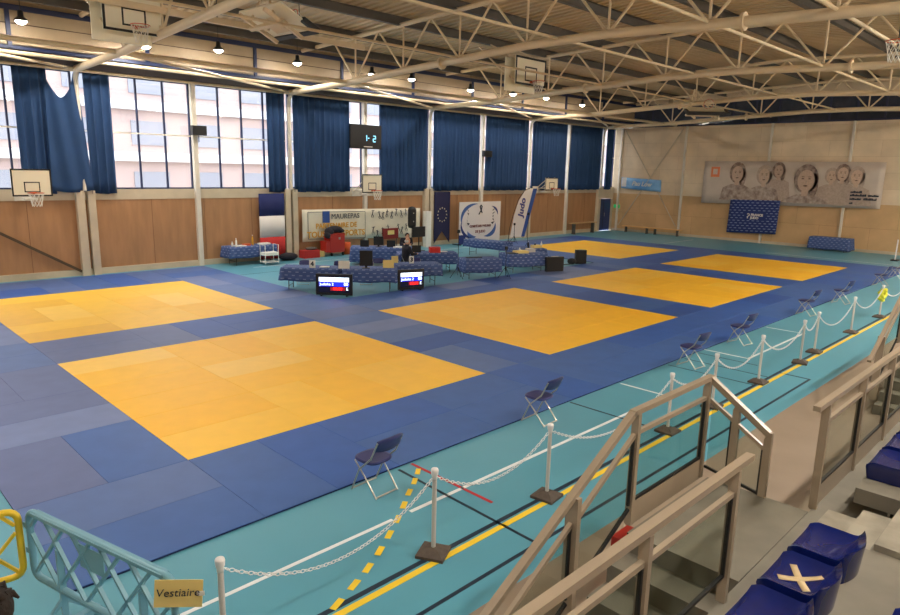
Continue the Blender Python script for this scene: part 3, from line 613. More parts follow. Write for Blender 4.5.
def portrait(y, z, s, hair=1, big=True, cloth=2):
    PL[0] += 6; y -= .25; b = B(); zl = 2.52; k0 = .0012*PL[0]
    sh = [(y+.75*s, zl), (y+.62*s, z-.62*s), (y+.25*s, z-.45*s), (y-.25*s, z-.45*s), (y-.62*s, z-.62*s), (y-.8*s, zl)]
    b.poly([(xe-.044-k0, q, max(w_, zl)) for q, w_ in sh], .001, (1, 0, 0), cloth)
    ell(b, y, z+.06*s, .37*s, .47*s, hair, 1); ell(b, y-.24*s, z-.15*s, .14*s, .4*s, hair, 1)
    b.bb(xe-.0455-k0-.0012, xe-.0445-k0-.0012, y-.1*s, y+.1*s, z-.5*s, z-.2*s, 0); ell(b, y, z, .26*s, .35*s, 0, 3)
    for k in (-1, 1): ell(b, y+k*.1*s, z+.06*s, .04*s, .018*s, 3, 4, 8); ell(b, y+k*.1*s, z+.12*s, .055*s, .01*s, 3, 4, 8)
    ell(b, y, z-.17*s, .07*s, .022*s, 3, 4, 8); ell(b, y-.01*s, z-.05*s, .02*s, .05*s, 4, 4, 8)
    return b.build('printed_portrait', M_sep, r)
portrait(8.95, 4.1, 1.35); portrait(6.55, 4.3, 1.0, 1, cloth=4); portrait(7.35, 4.0, 1.25, 4); portrait(3.7, 4.05, .95, 4, cloth=4); portrait(3.15, 4.2, 1.05, 1, cloth=4); portrait(2.45, 4.05, 1.1, 4, cloth=4); portrait(5.0, 3.8, 1.75, 1)
b = B(); b.box((xe-.05, 10.1, 4.2), (.006, .55, .62)); b.build('orange_logo', mat('orange_print', S(222, 128, 86), .7), r); B().box((xe-.056, 10.1, 4.22), (.006, .28, .34)).build('logo_window', M_pb, r)
rs = random.Random(4)
for z, ws in ((3.2, (.5,)), (3.02, (.75, .45)), (2.82, (.55, .6)), (2.6, (.16,))):      # two lines too small to read in the photograph: word-sized ragged dark marks
    y = 2.4
    for w_ in ws:
        b = B(); q = y
        while q > y-w_: t = rs.uniform(.04, .08); hh = rs.uniform(.07, .13); b.box((xe-.115, q-t/2, z+hh/2), (.004, t, hh)); q -= t+.004
        b.build('small_print', M_ink, r); y -= w_+.12
# blue printed banner with FRANCE JUDO
r = E('federation_banner', (XE-.3, 7.7, .5), 'navy banner with rows of small pale marks pinned below the portraits', 'banner')
B().grid(lambda u, v: (XE-.27-.015*math.sin(7*u), 8.95+(.05*v)-(2.95)*u-.15*u*0+.0, (2.55+.06*u)*(1-v)+(.52+.1*u)*v), 12, 6, uvf=lambda u, v: (3*u, 2*v)).build('banner_cloth', M_fj, r, solid=.008)
b = B(); b.box((XE-.3, 7.35, 1.6), (.01, 1.3, .5)); b.build('logo_ground', mat('plain_navy_cloth', S(40, 58, 122), .8), r)
b = B(); b.path([(XE-.31, 7.82, 1.72), (XE-.31, 7.72, 1.74), (XE-.31, 7.68, 1.66), (XE-.31, 7.8, 1.56), (XE-.31, 7.78, 1.46)], .035, 6); b.build('emblem', M_flagw, r)
text('banner_lettering', 'FRANCE', .19, M_flagw, r, (XE-.31, 7.25, 1.68), (0, -1, 0), (0, 0, 1), bold=.012); text('banner_lettering', 'JUDO', .19, M_flagw, r, (XE-.31, 7.38, 1.5), (0, -1, 0), (0, 0, 1), bold=.012)
# blue poster in the corner
r = E('blue_poster_banner', (XE-.2, 15.2, 3.0), 'light blue creased banner with white script lettering on the end wall', 'banner')
B().grid(lambda u, v: (XE-.16-.05*math.sin(5*u)*v, 16.75-3.0*u, (3.72-.12*u)*(1-v)+(2.98-.16*u)*v), 14, 4).build('banner_cloth', mat('sky_blue_cloth', S(92, 154, 216), .6, noise=.35, nscale=1.6, col2=S(140, 190, 235)), r, solid=.006)
text('banner_lettering', 'Pau Low', .42, M_flagw, r, (XE-.26, 15.15, 3.3), (0, -1, -.04), (0, 0, 1), bold=.012, slant=.3)
B().box((XE-.24, 16.5, 3.4), (.01, .35, .6)).build('pale_corner', M_flagw, r)
tag(B().bb(XE-.06, XE-.0, 16.85, 17.3, 1.58, 1.82).build('exit_sign', M_green), 'small green emergency sign near the corner of the end wall', 'sign')
# diagonal brace bar on left wall
tag(B().bar((-1.2, YW-.06, 3.3), (3.8, YW-.06, .15), .05, .09).build('wall_brace', mat('brown_steel', S(84, 66, 46), .6)), 'dark diagonal steel brace across the left wood wall panels', 'brace')
# benches by the wall
M_bench = mat('orange_bench_wood', S(224, 172, 104), .5)
def bench(loc, L, label, rz=0, m=M_bench, h=.45):
    r = E('bench', loc, label, 'bench', 'wooden benches by the walls', rz)
    B().box((0, 0, h-.03), (L, .34, .06)).build('seat', m, r, world=False)
    for s in (-1, 1):
        b = B(); b.box((s*(L/2-.25), 0, h/2-.03), (.05, .26, h-.06)); b.box((s*(L/2-.25), 0, .03), (.06, .32, .04)); b.build('leg', M_purl, r, world=False)
    return r
bench((34.3, 16.9, 0), 2.7, 'pale high wooden bench against the window wall right of the feather flag', 0, M_wood2, .74)
for (p, l) in (((XE-.55, 15.1, 0), 'long wooden bench against the end wall nearest the corner brace'), ((XE-.55, 12.9, 0), 'long wooden bench against the end wall, right one of the pair')): bench(p, 2.1, l, PI/2)
r = E('white_roll_column', (20.2, 17.0, 0), 'white upright cardboard column beside the european flag', 'column'); B().bb(19.98, 20.32, 16.85, 17.1, 0, 1.85).build('column_body', M_paper, r)

# ================================================================== FOLDING CHAIRS (local: faces +Y)
def make_chair(label):
    r = E('folding_chair', (0, 0, 0), label, 'chair', 'folding chairs')
    b = B(); N = 18
    def seatp(k, z, s): 
        t = 2*PI*k/N; c, q = math.cos(t), math.sin(t); x = abs(c)**.6*math.copysign(1, c)*.2*s; y = abs(q)**.6*math.copysign(1, q)*.2*s; return (x, y+.02, z)
    vs = [seatp(k, .415, .94) for k in range(N)]+[seatp(k, .43, 1) for k in range(N)]+[seatp(k, .452, .97) for k in range(N)]+[seatp(k, .445, .8) for k in range(N)]
    b.add(vs, [(j*N+i, j*N+(i+1) % N, (j+1)*N+(i+1) % N, (j+1)*N+i) for j in range(3) for i in range(N)], 0, True); b.add(vs[-N:], [tuple(range(N))]); b.add(vs[:N], [tuple(range(N-1, -1, -1))])
    b.build('seat', M_chseat, r, world=False)
    def bk(o): return lambda u, v: (-.205+.41*u, -.235-.05*v-.035*math.sin(PI*u)+o, .62+.175*v-.02*abs(2*u-1)**3*(1 if v > .5 else -1))
    b = B(); b.grid(bk(0), 10, 4); b.grid(bk(.014), 10, 4); b.build('backrest', M_chseat, r, world=False, solid=.012)
    b = B()   # front legs run up into the back frame
    for s in (-1, 1): b.path([(s*.2, .2, .012), (s*.21, .05, .33), (s*.21, -.16, .52), (s*.205, -.28, .76)], .011, 6)
    b.tube((-.2, .19, .03), (.2, .19, .03), .011, 6); b.build('front_frame', M_chrome, r, world=False)
    b = B()
    for s in (-1, 1): b.path([(s*.18, -.23, .012), (s*.185, -.02, .25), (s*.19, .15, .42)], .011, 6)
    b.tube((-.18, -.225, .03), (.18, -.225, .03), .011, 6); b.build('rear_frame', M_chrome, r, world=False)
    return r
ch0 = make_chair('nearest navy folding chair at the mat edge in front of the closest yellow square')
ch0.location = (1.36, -2.33, 0); ch0.rotation_euler[2] = math.radians(4)
for (x, y, a, l) in ((4.78, -2.27, 3, 'second navy folding chair from the camera along the mat edge'), (9.72, -2.46, -6, 'third folding chair from the camera, beside the gap after the second yellow square'), (12.5, -2.36, -8, 'fourth folding chair from the camera, next beyond the third one'), (17.5, -2.27, -8, 'fifth folding chair from the camera at the mat edge, before the yellow-tied post'), (20.4, -2.4, -8, 'sixth folding chair from the camera along the mat edge'), (25.7, -2.3, -8, 'seventh folding chair from the camera, near the far end of the mats'), (28.6, -2.2, -8, 'farthest folding chair at the right picture edge')):
    c = copy_tree(ch0); c.location = (x, y, 0); c.rotation_euler[2] = math.radians(a); c['label'] = l

# ================================================================== BARRIER POSTS AND CHAINS
def make_post(label):
    r = E('barrier_post', (0, 0, 0), label, 'barrier post', 'white chain barrier posts')
    b = B(); b.add([(x*.15, y*.15, 0) for x, y in ((-1, -1), (1, -1), (1, 1), (-1, 1))]+[(x*.15, y*.15, .035) for x, y in ((-1, -1), (1, -1), (1, 1), (-1, 1))]+[(x*.05, y*.05, .085) for x, y in ((-1, -1), (1, -1), (1, 1), (-1, 1))], [(3, 2, 1, 0), (0, 1, 5, 4), (1, 2, 6, 5), (2, 3, 7, 6), (3, 0, 4, 7), (4, 5, 9, 8), (5, 6, 10, 9), (6, 7, 11, 10), (7, 4, 8, 11), (8, 9, 10, 11)]); b.build('base', M_base, r, world=False)
    B().tube((0, 0, .08), (0, 0, .9), .024, 12).build('pole', M_post, r, world=False)
    B().lathe((0, 0, .9), [(.0, .065), (.034, .062), (.04, .045), (.036, .0), (.028, -.02), (.028, -.05), (.02, -.05)], 14).build('cap', M_chain, r, world=False)
    return r
px = [-1.41, .92, 2.81, 5.95, 7.62, 9.67, 11.82, 13.05, 15.98, 18.9, 22.3]
pw = ['nearest white-capped chain post, right of the cardboard cloakroom sign', 'second chain post, beside the dashed yellow line', 'third chain post, just left of the stair handrail', 'fourth chain post, behind the peak of the stair handrail', 'fifth chain post from the camera, above the stair railing peak', 'sixth chain post from the camera', 'seventh chain post from the camera, left one of a close pair', 'eighth chain post from the camera, right one of a close pair', 'ninth chain post from the camera, before the post with the yellow bundle', 'tenth chain post with a yellow bundle tied to it', 'eleventh chain post near the right picture edge']
p0 = None; PY_ = -3.9; pys = []
for i, x in enumerate(px):
    y = -3.9+(.0, .03, -.02, .0, .03, .02, -.05, .04, .05, .07, .05)[i]; pys.append(y)
    if p0 is None: p0 = make_post(pw[0]); c = p0
    else: c = copy_tree(p0); c['label'] = pw[i]
    c.location = (x, y, 0); c.rotation_euler[2] = math.radians((20, 28, 8, 0, 5, 0, 12, 3, 0, 0, 0)[i])
cw = ['white plastic chain between the nearest and second barrier posts', 'white plastic chain between the second and third barrier posts', 'white plastic chain between the third and fourth barrier posts, behind the stair rail', 'white plastic chain between the fourth and fifth barrier posts', 'white plastic chain between the fifth and sixth barrier posts', 'white plastic chain between the sixth and seventh barrier posts', 'short white chain in the close pair of barrier posts', 'white plastic chain between the eighth and ninth barrier posts', 'white plastic chain from the ninth post to the yellow-bundled post', 'white plastic chain beyond the yellow-bundled post']
def link(b, c, d, roll, L=.052, W=.03, r=.0042, n=8, m=4):
    d = d.normalized(); a = d.orthogonal().normalized(); q = d.cross(a); s1 = a*math.cos(roll)+q*math.sin(roll)
    b.path([c+d*(math.cos(2*PI*i/n)*L/2)+s1*(math.sin(2*PI*i/n)*W/2) for i in range(n)], r, m, True)
def catenary(p, q, sag, n): return [p+(q-p)*(i/n)-Vector((0, 0, 4*sag*(i/n)*(1-i/n))) for i in range(n+1)]
for i in range(len(px)-1):
    p = Vector((px[i]+.035, pys[i], .86)); q = Vector((px[i+1]-.035, pys[i+1], .86)); d = (q-p).length; sag = .40 if d > 2.2 else .30*d/1.8
    if d < 1.5: sag = .22
    if i == 8 or i == 3: sag *= .9
    L = d*(1+8/3*(sag/d)**2); n = int(L/.043); cat = catenary(p, q, sag, n); b = B()
    for k in range(n): link(b, (cat[k]+cat[k+1])/2, cat[k+1]-cat[k], (PI/4 if k % 2 else -PI/4), n=8 if i < 4 else 6, m=4 if i < 4 else 3, r=.0046 if i < 4 else .006)
    tag(b.build('barrier_chain', M_chain), cw[i], 'chain', 'white barrier chains')
b = B(); random.seed(3)
for i in range(9): b.path([(18.9+random.uniform(-.05, .05), pys[9]-.03+random.uniform(-.05, .05), .84), (18.9+random.uniform(-.25, .25), pys[9]+random.uniform(-.15, .1), .66+random.uniform(-.1, .1)), (18.9+random.uniform(-.15, .2), pys[9]+random.uniform(-.1, .1), .52+random.uniform(-.05, .1))], .045, 6)
tag(b.build('yellow_bundle', mat('bright_yellow_tape', S(226, 224, 60), .5)), 'bright yellow bundle of tape tied to a chain post near the right edge', 'tape bundle')
r = E('floor_post', (35.6, -.7, 0), 'white slim post with dark base standing near the end wall at right', 'post'); B().tube((0, 0, .05), (0, 0, 1.05), .03).build('pole', M_chain, r, world=False); B().box((0, 0, .03), (.5, .3, .06)).build('base', M_black, r, world=False)

# ================================================================== PLASTIC BARRIERS (near left)
def barrier(p, q, m, label, name, nd=5, h=1.0, z0=.38):
    p = Vector((p[0], p[1], 0)); q = Vector((q[0], q[1], 0)); d = (q-p); L = d.length; d.normalize(); zz = Vector((0, 0, 1)); nr = Vector((d.y, -d.x, 0))
    r = E(name, (p+q)/2, label, 'barrier'); W = lambda s, z: p+d*s+zz*z
    c = .09; pts = []
    for (cx, cz, a0) in ((c, z0+c, PI), (L-c, z0+c, 1.5*PI), (L-c, h-c, 0), (c, h-c, .5*PI)):
        for k in range(5): t = a0+PI/2*k/4; pts.append(W(cx+c*math.cos(t), cz+c*math.sin(t)))
    b = B(); b.path(pts, .03, 8, True); 
    b.bar(W(c, h-.0), W(L-c, h-.0), .075, .03); b.bar(W(c, z0), W(L-c, z0), .06, .025); b.build('outer_frame', m, r)
    b = B(); sp = L/(nd+.0); hh = h-z0
    for k in range(-2, nd+2):
        for s in (1, -1):
            a0, a1 = k*sp, k*sp+s*hh*.85
            za, zb_ = z0, h
            # clip to the frame
            def clip(s0, za_, s1, zb2):
                lo, hi = 0, 1
                for f0, f1, mn, mx in ((s0, s1, .03, L-.03),):
                    dl = f1-f0
                    t0, t1 = (mn-f0)/dl, (mx-f0)/dl
                    if t0 > t1: t0, t1 = t1, t0
                    lo, hi = max(lo, t0), min(hi, t1)
                return (lo, hi) if hi-lo > .08 else None
            cl = clip(a0, za, a1, zb_)
            if cl:
                A0 = W(a0+(a1-a0)*cl[0], za+(zb_-za)*cl[0]); A1 = W(a0+(a1-a0)*cl[1], za+(zb_-za)*cl[1]); b.bar(A0, A1, .032, .024)
    b.build('lattice', m, r)
    for s in (.22*L, .80*L):
        b = B(); b.bar(W(s, .05), W(s, z0+.38), .05, .05); b.bar(W(s, .04)-nr*.3, W(s, .04)+nr*.3, .07, .05); b.bar(W(s, .04)-nr*.28, W(s, .3), .035, .035); b.bar(W(s, .04)+nr*.28, W(s, .3), .035, .035); b.build('foot', m, r)
    B().box(W(L*.47, (h+z0)/2+.12), (.32, .012, .2), rz=math.atan2(d.y, d.x)).build('name_plate', m, r)
    b = B()
    for z in (.62, .86): b.box(W(-.02, z), (.07, .05, .05), rz=math.atan2(d.y, d.x))
    b.build('hinge', m, r)
    return r
tb = barrier((-2.3, -2.16), (-1.80, -3.97), M_teal, 'teal lattice plastic barrier panel in the lower left corner', 'plastic_barrier')
barrier((-4.25, -1.75), (-2.37, -2.1), M_yel, 'yellow lattice plastic barrier panel at the left edge, hinged to the teal one', 'plastic_barrier')
dv = Vector((.54, -1.86, 0)).normalized(); pc = Vector((-1.74, -4.0, .86)); cr = Vector((.86, -.5, 0)).normalized()
r = E('cloakroom_sign', pc, 'handwritten yellow card sign taped to the end of the teal barrier', 'sign')
cx = Vector((.80, -.60, -.03)).normalized(); cz = Vector((0.02, .05, 1)).normalized(); nz = cx.cross(cz)
o0 = pc+Vector((-.06, .02, -.01))+nz*.1+cx*.06+cz*.1
b = B(); b.poly([o0+cx*(-.16)+cz*.1, o0+cx*(-.18)-cz*.11, o0+cx*.15-cz*.12, o0+cx*.17+cz*.09], .006, nz*-1); b.build('card', M_kraft, r)
text('handwriting', 'Vestiaire', .085, M_ink, r, o0+nz*.008+cx*-.01, cx, cz, depth=.001, slant=.2)
B().box(o0+cx*.15+cz*-.01+nz*.006, (.05, .004, .035), rz=math.atan2(cx.y, cx.x)).build('tape', M_paper, r)

# ================================================================== SPECTATOR STAND
YS = -6.84; YF = -5.83; ZL = 1.0
def cbox(name, x0, x1, y0, y1, z0, z1, label, cat='concrete step', m=M_conc, group=None):
    return tag(B().bb(x0, x1, y0, y1, z0, z1).build(name, m), label, cat, group)
cbox('concrete_landing', 1.22, 2.75, YS+.006, YF-.07, .8, ZL, 'concrete landing at the head of the near stair, inside the glass railing', 'landing')
tag(B().bb(1.3, 2.7, YS, YF-.05, 0, .8).build('landing_base', M_conc), 'concrete block carrying the near landing', 'concrete base')
b = B(); n = 6
for k in range(1, n): b.bb(1.22-.28*k, 1.22-.28*(k-1), YS+.006, YF-.07, max(0, 1.0-.167*k-.3), 1.0-.167*k)
tag(b.build('concrete_staircase', M_conc), 'concrete stair descending from the near landing behind two handrails', 'staircase')
b = B()
for k in range(1, n): b.bb(10.8+.28*(k-1)-1.4+.0, 10.8-1.4+.28*k, YS+.006, YF-.07, max(0, .167*k-.3), .167*k)
tag(b.build('concrete_staircase', M_conc), 'far concrete stair rising beside the far glass railing', 'staircase')
cbox('concrete_landing', 10.8, 12.3, YS+.006, YF-.07, .8, ZL, 'far concrete landing at the right picture edge', 'landing')
# tiers
cbox('concrete_walkway', XB, 34, -7.42, YS-.0, .7, ZL, 'concrete walkway strip right behind the glass railing', 'walkway')
cbox('concrete_tier', XB, 1.84, -8.2, -7.14, 1.16, 1.3, 'concrete tier slab under the near blue seats', 'concrete tier')
cbox('concrete_tier', 2.9, 34, -8.2, -7.14, 1.16, 1.3, 'concrete tier slab under the far blue seats', 'concrete tier')
cbox('concrete_tier', 1.84, 2.9, -8.2, -7.5, 1.0, 1.3, 'concrete aisle floor between the near and far seats', 'concrete tier')
cbox('concrete_step', 1.92, 2.72, -7.26, -7.0, 1.0, 1.1, 'lower worn concrete aisle step next to the walkway', m=M_conc2)
cbox('concrete_step', 1.92, 2.72, -7.52, -7.26, 1.0, 1.2, 'upper worn concrete aisle step', m=M_conc2)
cbox('concrete_slab', 1.86, 2.8, -8.15, -7.52, 1.3, 1.35, 'thin loose-edged concrete slab on the aisle at the right edge', 'slab', m=M_conc2)
cbox('concrete_tier', XB, 34, -9.0, -8.2, 1.4, 1.68, 'upper concrete tier behind the near seats', 'concrete tier')
cbox('concrete_tier', XB+.02, 34, YR+.02, -9.0, 1.7, 2.05, 'highest concrete tier under the camera position', 'concrete tier')
b = B(); b.bb(XB, 1.84, -7.42, -7.4, 1.0, 1.16); b.bb(2.9, 34, -7.42, -7.4, 1.0, 1.16); b.bb(XB, 34, YS-.1, YS, 0, .7); st(b.build('trim_%d' % tn, M_conc)); tn += 1
# railings
def rail_post(r, x, y, z0, h, w=.045, dpt=.065):
    b = B(); pr = [(-dpt/2, 0), (dpt/2, 0), (dpt/2, h-.09), (dpt/2-.03, h-.02), (-dpt/2, h-.02)]
    b.poly([(x-w/2, y+q, z0+z) for q, z in pr], w, (1, 0, 0)); b.build('post', M_rail, r)
def level_rail(r, x0, x1, y, z, posts, kick=True):
    for x in posts: rail_post(r, x, y, z, 1.02)
    B().bar((x0, y, z+1.025), (x1, y, z+1.025), .06, .045).build('handrail', M_rail, r)
    for a, c in zip(posts[:-1], posts[1:]):
        B().bar((a+.025, y+.0, z+.83), (c-.025, y+.0, z+.83), .035, .035).build('mid_rail', M_rail, r)
        B().bb(a+.03, c-.03, y-.006, y+.006, z+.22, z+.82).build('glass_panel', M_sglass, r)
        b = B(); b.bb(a+.025, a+.045, y-.012, y+.012, z+.22, z+.82); b.bb(c-.045, c-.025, y-.012, y+.012, z+.22, z+.82); b.bb(a+.025, c-.025, y-.012, y+.012, z+.2, z+.222); b.build('gasket', M_line, r)
        if kick: B().bb(a, c, y-.01, y+.03, z-.02, z+.19).build('kick_plate', M_rail, r)
def slope_rail(r, x0, z0, x1, z1, y, posts, mid=True):
    """handrail from (x0,z0) to (x1,z1) with posts at x reaching down 1.05 m"""
    s = (z1-z0)/(x1-x0); f = lambda x: z0+s*(x-x0)
    B().bar((x0, y, z0), (x1, y, z1), .06, .045).build('handrail', M_rail, r)
    for x in posts[:-1]: b = B(); zz = f(x); b.bb(x-.025, x+.025, y-.055, y+.055, max(0, zz-1.15), zz-.02); b.build('post', M_rail, r)
    P_ = sorted(posts)
    for a, c in zip(P_[:-1], P_[1:]):
        B().bar((a+.02, y, f(a)-.24), (c-.02, y, f(c)-.24), .035, .035).build('mid_rail', M_rail, r)
        b = B(); ga = [(a+.04, f(a+.04)-.26), (c-.04, f(c-.04)-.26), (c-.04, f(c-.04)-.88), (a+.04, f(a+.04)-.88)]
        b.poly([(x, y-.005, z) for x, z in ga], .01, (0, 1, 0)); b.build('glass_panel', M_sglass, r)
        b = B(); b.bar((a+.03, y, f(a+.03)-.9), (c-.03, y, f(c-.03)-.9), .024, .03); b.bb(a+.025, a+.045, y-.012, y+.012, f(a)-.9, f(a)-.27); b.bb(c-.045, c-.025, y-.012, y+.012, f(c)-.88, f(c)-.26); b.build('gasket', M_line, r)
r = E('glass_railing', (2.0, YF, ZL), 'beige glass railing around the near landing with a handrail peak', 'railing')
level_rail(r, 1.28, 2.78, YF, ZL, [1.36, 2.7])
slope_rail(r, -.75, .87, 1.30, 2.025, YF, [-.6, .5, 1.36])
# descending end section along -Y at X=2.75
b = B(); b.bar((2.74, YF, 2.025), (2.74, -6.43, 1.62), .06, .055); b.build('handrail', M_rail, r)
b = B(); b.bar((2.74, YF-.02, 1.81), (2.74, -6.4, 1.47), .035, .035); b.build('mid_rail', M_rail, r)
for y, h in ((-6.12, .84), (-6.43, .64)): rail_post(r, 2.74, y, ZL, h+.02, .045, .065)
b = B(); b.poly([(2.735, YF-.05, 1.8), (2.735, -6.09, 1.65), (2.735, -6.09, 1.03), (2.735, YF-.05, 1.12)], .008, (1, 0, 0)); b.poly([(2.735, -6.15, 1.62), (2.735, -6.39, 1.49), (2.735, -6.39, 1.02), (2.735, -6.15, 1.02)], .008, (1, 0, 0)); b.build('glass_panel', M_sglass, r)
b = B(); b.bar((2.74, YF-.03, 1.11), (2.74, -6.42, 1.01), .02, .025); b.bb(2.727, 2.753, -6.09, -6.07, 1.05, 1.66); b.bb(2.727, 2.753, -6.4, -6.38, 1.02, 1.5); b.build('gasket', M_line, r)
r = E('glass_railing', (-.6, YS, ZL), 'beige glass railing in the foreground at the bottom centre', 'railing')
level_rail(r, -3.4, 1.14, YS, ZL, [-2.7, -1.5, -.3, .9], kick=False)
r = E('glass_railing', (6.5, YS, ZL), 'long beige glass railing at the right edge in front of the far seats', 'railing')
level_rail(r, 2.56, 9.0, YS, ZL, [2.86, 4.04, 5.22, 6.4, 7.6, 8.8])
r = E('glass_railing', (10, YF, ZL), 'sloping glass stair railing at the right picture edge', 'railing')
slope_rail(r, 8.97, 1.0, 10.85, 2.025, YF, [9.6, 10.8]); level_rail(r, 10.8, 14.0, YF, ZL, [10.9, 12.2, 13.9])
# bucket-less stadium seats (local: front towards +Y)
def make_seat(label):
    r = E('stadium_seat', (0, 0, 0), label, 'seat', 'blue plastic stadium seats')
    W, D, n = .46, .40, 14
    def top(u, v):      # u across, v front(0)->back(1)
        a = 2*u-1; y = .2-D*v; x = a*W/2*(1-.10*max(0, v-.55)**1.0)
        z = .15-.035*math.sin(PI*min(1, v*1.15))*(1-a**4)+.075*max(0, (v-.72)/.28)**1.6*(1-.15*a*a)+.018*a**4-.03*max(0, .12-v)/.12
        if v > .8: y += .05*a*a*(v-.8)/.2
        return (x, y, z)
    b = B(); b.grid(top, n, n)
    ring = [(i/n, 0) for i in range(n)]+[(1, j/n) for j in range(n)]+[(1-i/n, 1) for i in range(n)]+[(0, 1-j/n) for j in range(n)]
    tp_ = [Vector(top(u, v)) for u, v in ring]; lo = [Vector((p.x*.93, (p.y-0)*.93, 0)) for p in tp_]; md_ = [Vector((p.x*1.015, p.y*1.015, p.z-.02)) for p in tp_]; k = len(tp_)
    b.add(tp_+md_+lo, [(i, k+i, k+(i+1) % k, (i+1) % k) for i in range(k)]+[(k+i, 2*k+i, 2*k+(i+1) % k, k+(i+1) % k) for i in range(k)], 0, True)
    b.build('seat_shell', M_seat, r, world=False)
    return r
se = None
def seat_at(x, y, z, label):
    global se
    if se is None: se = make_seat(label); c = se
    else: c = copy_tree(se); c['label'] = label
    c.location = (x, y, z); return c
seat_at(1.42, -7.34, 1.3, 'glossy navy stadium seat at the end of the near row, closest to the aisle')
s2 = seat_at(.87, -7.34, 1.3, 'navy stadium seat marked with a beige tape cross'); seat_at(.32, -7.34, 1.3, 'navy stadium seat cut by the bottom edge, left of the taped one'); seat_at(-.23, -7.34, 1.3, 'navy stadium seat hidden below the picture, fourth of the near row')
seat_at(.05, -8.12, 1.68, 'navy stadium seat corner at the bottom right picture corner')
fs = ['navy stadium seat nearest the aisle in the far row at the right edge', 'second navy stadium seat of the far row at the right edge', 'third navy stadium seat of the far row, beyond the right edge', 'fourth navy stadium seat of the far row, beyond the right edge', 'fifth navy stadium seat of the far row, beyond the right edge']
for k in range(5): seat_at(3.4+.55*k, -7.34, 1.3, fs[k])
def on_seat(u, v, s):
    W, D = .46, .40; a = 2*u-1; z = .15-.035*math.sin(PI*min(1, v*1.15))*(1-a**4)+.075*max(0, (v-.72)/.28)**1.6
    return Vector((a*W/2+.87, .2-D*v-7.34, z+1.3+.004))
r = E('tape_cross', (.87, -7.34, 1.43), 'beige adhesive tape cross stuck on the second blue seat', 'tape')
for (u0, v0, u1, v1) in ((.3, .2, .72, .72), (.78, .25, .22, .66)):
    def tp2(u, v):
        du, dv_ = u1-u0, v1-v0; l = math.hypot(du, dv_); c = on_seat(u0+du*u-dv_/l*(v-.5)*.11, v0+dv_*u+du/l*(v-.5)*.11, 0); return c
    B().grid(tp2, 8, 1).build('tape_strip', mat('beige_tape', S(196, 172, 130), .7), r, solid=.002)
tag(B().box((2.0, -5.5, .25), (.3, .2, .5)).build('red_box', M_red), 'red box glimpsed below the near landing through the railing', 'box')

# ================================================================== TABLES
def table(p, q, depth, label, group='folding tables', h=.74, name='folding_table'):
    """front edge p->q (as seen from the camera), depth to the far side"""
    p = Vector((p[0], p[1], 0)); q = Vector((q[0], q[1], 0)); d = (q-p).normalized(); n = Vector((-d.y, d.x, 0)); L = (q-p).length
    r = E(name, (p+q)/2+n*depth/2, label, 'table', group); a = math.atan2(d.y, d.x); c = (p+q)/2+n*depth/2
    B().box((c.x, c.y, h-.015), (L, depth, .03), rz=a).build('tabletop', M_post, r)
    for s in (.12, .88):
        b = B()
        for t in (.1, .9):
            f = p+d*L*s+n*depth*t; b.tube((f.x, f.y, 0), (f.x, f.y, h-.03), .014, 6)
        f0 = p+d*L*s+n*depth*.1; f1 = p+d*L*s+n*depth*.9; b.tube((f0.x, f0.y, .15), (f1.x, f1.y, .15), .012, 6); b.build('leg_frame', M_purl, r)
    return r, p, d, n, L, a
def cloth(p, d, n, L, depth, drop, label, h=.745, side=None, m=M_cloth, ov=.03):
    b = B(); side = drop if side is None else side
    A0 = p-d*ov-n*ov; LL = L+2*ov; DD = depth+2*ov
    b.grid(lambda u, v: A0+d*LL*u+n*DD*v+Vector((0, 0, h+.003)), 10, 4, uvf=lambda u, v: (LL*u, DD*v))
    per = [(0, DD), (0, 0), (LL, 0), (LL, DD), (0, DD)]; tot = 0; segs = []
    for (a0, b0), (a1, b1) in zip(per[:-1], per[1:]): l = abs(a1-a0)+abs(b1-b0); segs.append((tot, l, a0, b0, a1, b1)); tot += l
    outn = [(-1, 0), (0, -1), (1, 0), (0, 1)]
    N = int(tot/.06)
    def sk(u, v):
        s = u*tot; k = 0
        while k < 3 and s > segs[k][0]+segs[k][1]: k += 1
        t0, l, a0, b0, a1, b1 = segs[k]; f = min(1, (s-t0)/l); x = a0+(a1-a0)*f; y = b0+(b1-b0)*f; o = outn[k]
        w_ = v*(.02+.018*math.sin(s*11)+.012*math.sin(s*23+1)); cz = .05*math.exp(-min(f, 1-f)*l*12)*v
        dz = (drop if k != 3 else drop*.6)+.015*math.sin(s*5)
        P2 = A0+d*(x+o[0]*(w_+cz))+n*(y+o[1]*(w_+cz)); return (P2.x, P2.y, h+.003-dz*v)
    b.grid(sk, N, 4, uvf=lambda u, v: (u*tot, drop*v))
    return tag(b.build('tablecloth', m, solid=.006), label, 'tablecloth', 'printed blue tablecloths')
def ct(p, q, depth, drop, tl_, cl_): r, P_, d, n, L, a = table(p, q, depth, tl_); cloth(P_, d, n, L, depth, drop, cl_); return P_, d, n, L, a
TA = ct((9.0, 16.4), (11.0, 16.4), .75, .45, 'folding table against the wood wall left of the french flag', 'blue printed tablecloth on the table left of the french flag')
T1 = ct((7.72, 10.5), (8.98, 9.22), .75, .42, 'leftmost scoring table behind the first screen', 'blue printed cloth on the leftmost scoring table')
T2 = ct((9.14, 9.06), (10.4, 7.95), .75, .42, 'scoring table between the two floor screens', 'blue printed cloth on the scoring table between the two screens')
T3 = ct((11.0, 8.75), (12.5, 8.0), .75, .40, 'scoring table behind the right floor screen', 'blue printed cloth on the scoring table behind the right screen')
T4 = ct((12.95, 13.8), (14.9, 12.05), .8, .62, 'long rear table below the cream sports banner', 'blue printed cloth hanging low on the long rear table')
